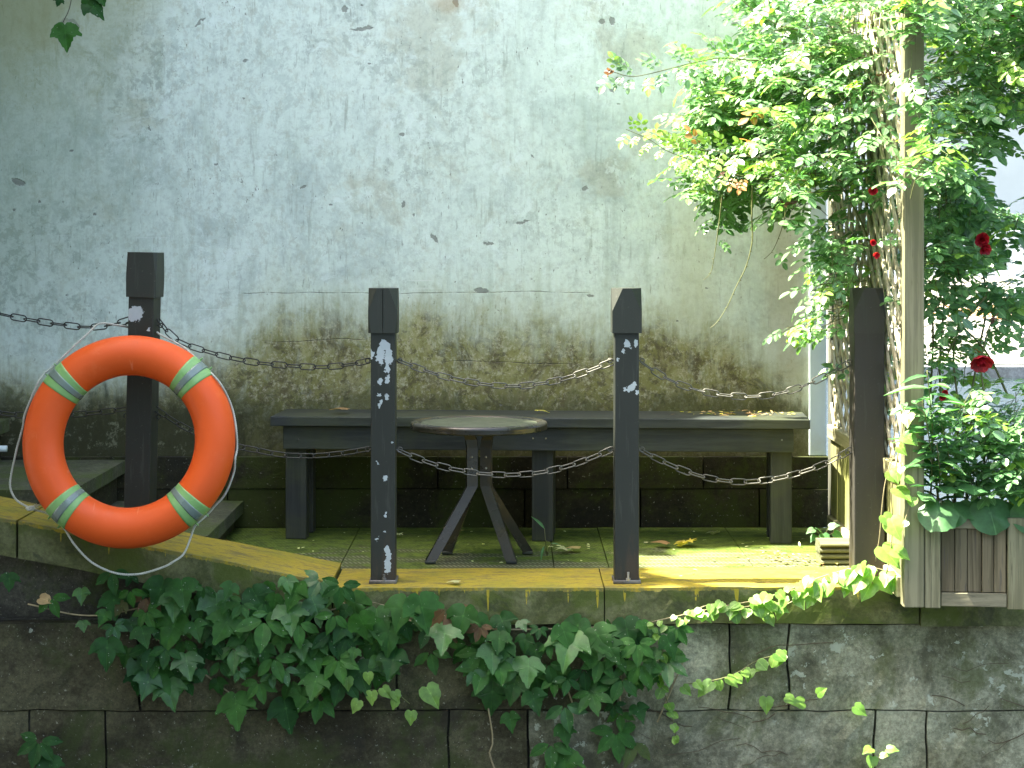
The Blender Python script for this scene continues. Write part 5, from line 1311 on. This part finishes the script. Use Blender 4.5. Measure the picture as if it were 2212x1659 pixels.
# ================================================================== FALLEN LEAVES
def fallen(X, Y, D, z, size, mat, label, shp='maple', ang=0.0, curl=0.2):
    x = (X - CX) / FPX * D; S = {'maple': S_maple, 'oval': S_heart, 'ivy': S_ivy}[shp][random.randrange(3)]
    o = bpy.data.objects.new('fallen_leaf', shared(S, M[mat], (shp, 'f', id(S)))); COL.objects.link(o)
    o.matrix_world = Matrix.LocRotScale(Vector((x, D, z + size * 0.22)), Matrix.Rotation(ang, 3, 'Z').to_quaternion() @ Matrix.Rotation(U(-.25, .25), 3, 'X').to_quaternion(), Vector((size,) * 3))
    tag(o, label, 'leaf', 'fallen leaves on the platform')
BZ = .480
fallen(752, 889, 7.62, BZ, .075, 'dry', 'curled tan leaf on the left part of the bench seat', 'oval', 1.4)
fallen(1158, 890, 7.62, BZ, .055, 'dry_yellow', 'yellow leaf on the bench seat just right of the round table', 'oval', -1.3)
fallen(1497, 1181, 7.35, 0, .095, 'dry_yellow', 'big yellow and brown leaf standing on the mossy floor', 'maple', .9)
fallen(1443, 1180, 7.34, 0, .065, 'dry', 'brown curled leaf left of the big yellow leaf', 'oval', 1.2)
fallen(1252, 1188, 7.25, 0, .060, 'dry', 'reddish brown leaf on the floor between table and right middle post', 'oval', 1.4)
fallen(1208, 1196, 7.20, 0, .065, 'dry_pale', 'pale yellow-green lobed leaf below the middle bench leg', 'maple', -.9)
fallen(1545, 1143, 7.65, 0, .05, 'dry_pale', 'small pale leaf in the shade under the right half of the bench', 'maple', .3)
fallen(992, 1262, 6.56, 0, .045, 'dry_pale', 'pale shrivelled leaf on the yellow coping below the table', 'oval', 1.3)
fallen(997, 1141, 7.68, 0, .055, 'dry', 'tan leaf under the bench beside the flaked post', 'oval', .8)
fallen(868, 1128 + 22, 7.6, 0, .05, 'dry_pale', 'pale curled leaf under the left part of the bench', 'maple', 1.6)
fallen(1870, 612, 6.75, .997, .04, 'dry_pale', 'small pale leaf lying on top of the thick post', 'oval', 1.0)
dl = empty('dead_leaf', P(100, 1295, 6.53), 'dry brown leaf caught in the dark recess below the sloping coping', 'leaf')
leaf_obj(P(85, 1292, 6.50), Vector((1, -.3, -.15)), Vector((0, -.8, .8)), .05, shared(S_heart[0], M['dry'], ('heart', 0)), dl)
def litter(n, fx, size, mats, name, label):
    lv = Leaves()
    for i in range(n):
        x, y, z = fx(); lv.add(random.choice(S_quad), (x, y, z), Vector((U(-1, 1), U(-1, 1), U(-.05, .2))), Vector((U(-.4, .4), U(-.4, .4), 1)), U(*size))
    o = lv.build(name, M[mats]); tag(o, label, 'leaf litter', kind='stuff')
litter(130, lambda: (random.gauss(1.02, .10), random.gauss(7.06, .07), U(.002, .012)), (.012, .030), 'dry', 'leaf_litter', 'scatter of small dry leaf bits on the sunlit floor by the thick post')
litter(60, lambda: (U(-.9, 1.2), U(6.95, 7.8), U(.001, .006)), (.010, .024), 'dry_pale', 'leaf_litter', 'thin pale specks of leaf spread over the mossy floor')
litter(60, lambda: (random.gauss(.92, .13), random.gauss(7.58, .05), BZ + U(.002, .010)), (.012, .034), 'dry', 'leaf_litter', 'red-brown leaf bits gathered on the right end of the bench')
litter(26, lambda: (U(.4, 1.25), U(6.55, 6.86), U(.002, .006)), (.008, .022), 'dry', 'leaf_litter', 'few dry bits on the sunlit yellow coping')

# ================================================================== SHADE TREE (leans over the wall from behind, crown above the frame)
tree = empty('shade_tree', (-4.4, 9.4, 0), 'leafy tree leaning over the plaster wall from behind, shading the left of the platform', 'tree')
tp_ = spline([(-4.4, 9.4, -0.3), (-4.6, 9.2, 1.8), (-4.5, 8.8, 4.0), (-4.4, 8.2, 6.0), (-4.2, 7.8, 7.6)], .35)
bm = bmesh.new(); tube(bm, tp_, [.24 - .18 * i / len(tp_) for i in range(len(tp_))], 10)
for b0, e in (((-4.5, 8.8, 3.6), (-2.6, 6.8, 5.3)), ((-4.5, 8.8, 3.4), (-4.8, 4.5, 4.2)), ((-4.4, 8.3, 5.6), (-3.2, 6.4, 6.8)), ((-4.5, 8.8, 3.0), (-3.0, 7.4, 3.6)), ((-4.5, 8.9, 2.8), (-4.2, 3.0, 3.6)), ((-4.3, 8.0, 6.4), (-5.5, 6.0, 7.2))):
    tube(bm, spline([b0, (Vector(b0) + Vector(e)) / 2 + Vector((0, 0, .3)), e], .3), .05, 7)
obj('trunk', bm, M['bark'], tree, True)
lv = Leaves(); cnt = 0
while cnt < 14000:           # high crown: the sun's way to the left of the platform
    z = U(4.5, 8.2); y = U(5.95, 9.4); x = U(-8.0, -1.0)
    xr = 0.30 - 0.577 * z + 0.07 * math.sin(y * 9 + z * 3) + 0.04 * math.sin(y * 23)
    if y > 7.25: xr += min(0.8, (y - 7.25) * 2.4)
    if x > xr or x < xr - 3.2: continue
    cnt += 1
    lv.add(S_quad[cnt % 3], (x, y, z), jv(1) + Vector((0, 0, -.4)), jv(.8) + Vector((-.6, 0, 1)), U(.17, .28))
cnt = 0
while cnt < 9000:            # low boughs over the steps, drawn out over the canal to block sky light
    z = U(2.45, 4.8); y = U(-1.0, 9.2); x = U(-7.5, -1.75)
    yf = 5.9 - max(0, min(1, (-1.9 - x) / 1.4)) * 6.5
    if y < yf or x > -1.75 - (z - 2.45) * 0.3: continue
    cnt += 1
    lv.add(S_quad[cnt % 3], (x, y, z), jv(1) + Vector((0, 0, -.4)), jv(.8) + Vector((0, 0, 1)), U(.15, .25))
for i in range(3500):        # unseen curtain of leaves added at the far left to block sky light
    lv.add(S_quad[i % 3], (U(-4.2, -2.55), U(3.6, 7.7), U(.7, 3.0)), jv(1) + Vector((0, 0, -.6)), jv(1) + Vector((0, 0, .6)), U(.16, .26))
lv.build('crown', M['tree'], tree)['kind'] = 'stuff'

# unseen tree added behind the camera to cut sky light on the left
nb = empty('unseen_blocker_tree', (-4.0, -5.0, 0), 'unseen leafy tree added behind the camera to block sky light', 'tree')
bm = bmesh.new(); tube(bm, [(-4, -5, -0.9), (-4.1, -5, 1.5), (-4, -5.1, 4.5)], [.2, .16, .08], 10); obj('trunk', bm, M['bark'], nb, True)
lv = Leaves()
for i in range(7000):
    a, b = U(0, 6.283), math.acos(U(-1, 1)); r = U(.5, 1) ** .5
    lv.add(S_quad[i % 3], (-4.2 + 6.0 * r * math.sin(b) * math.cos(a), -4.6 + 1.6 * r * math.sin(b) * math.sin(a), 2.9 + 3.3 * r * math.cos(b)), jv(1), jv(1) + Vector((0, 0, .6)), U(.25, .4))
lv.build('crown', M['tree'], nb)['kind'] = 'stuff'
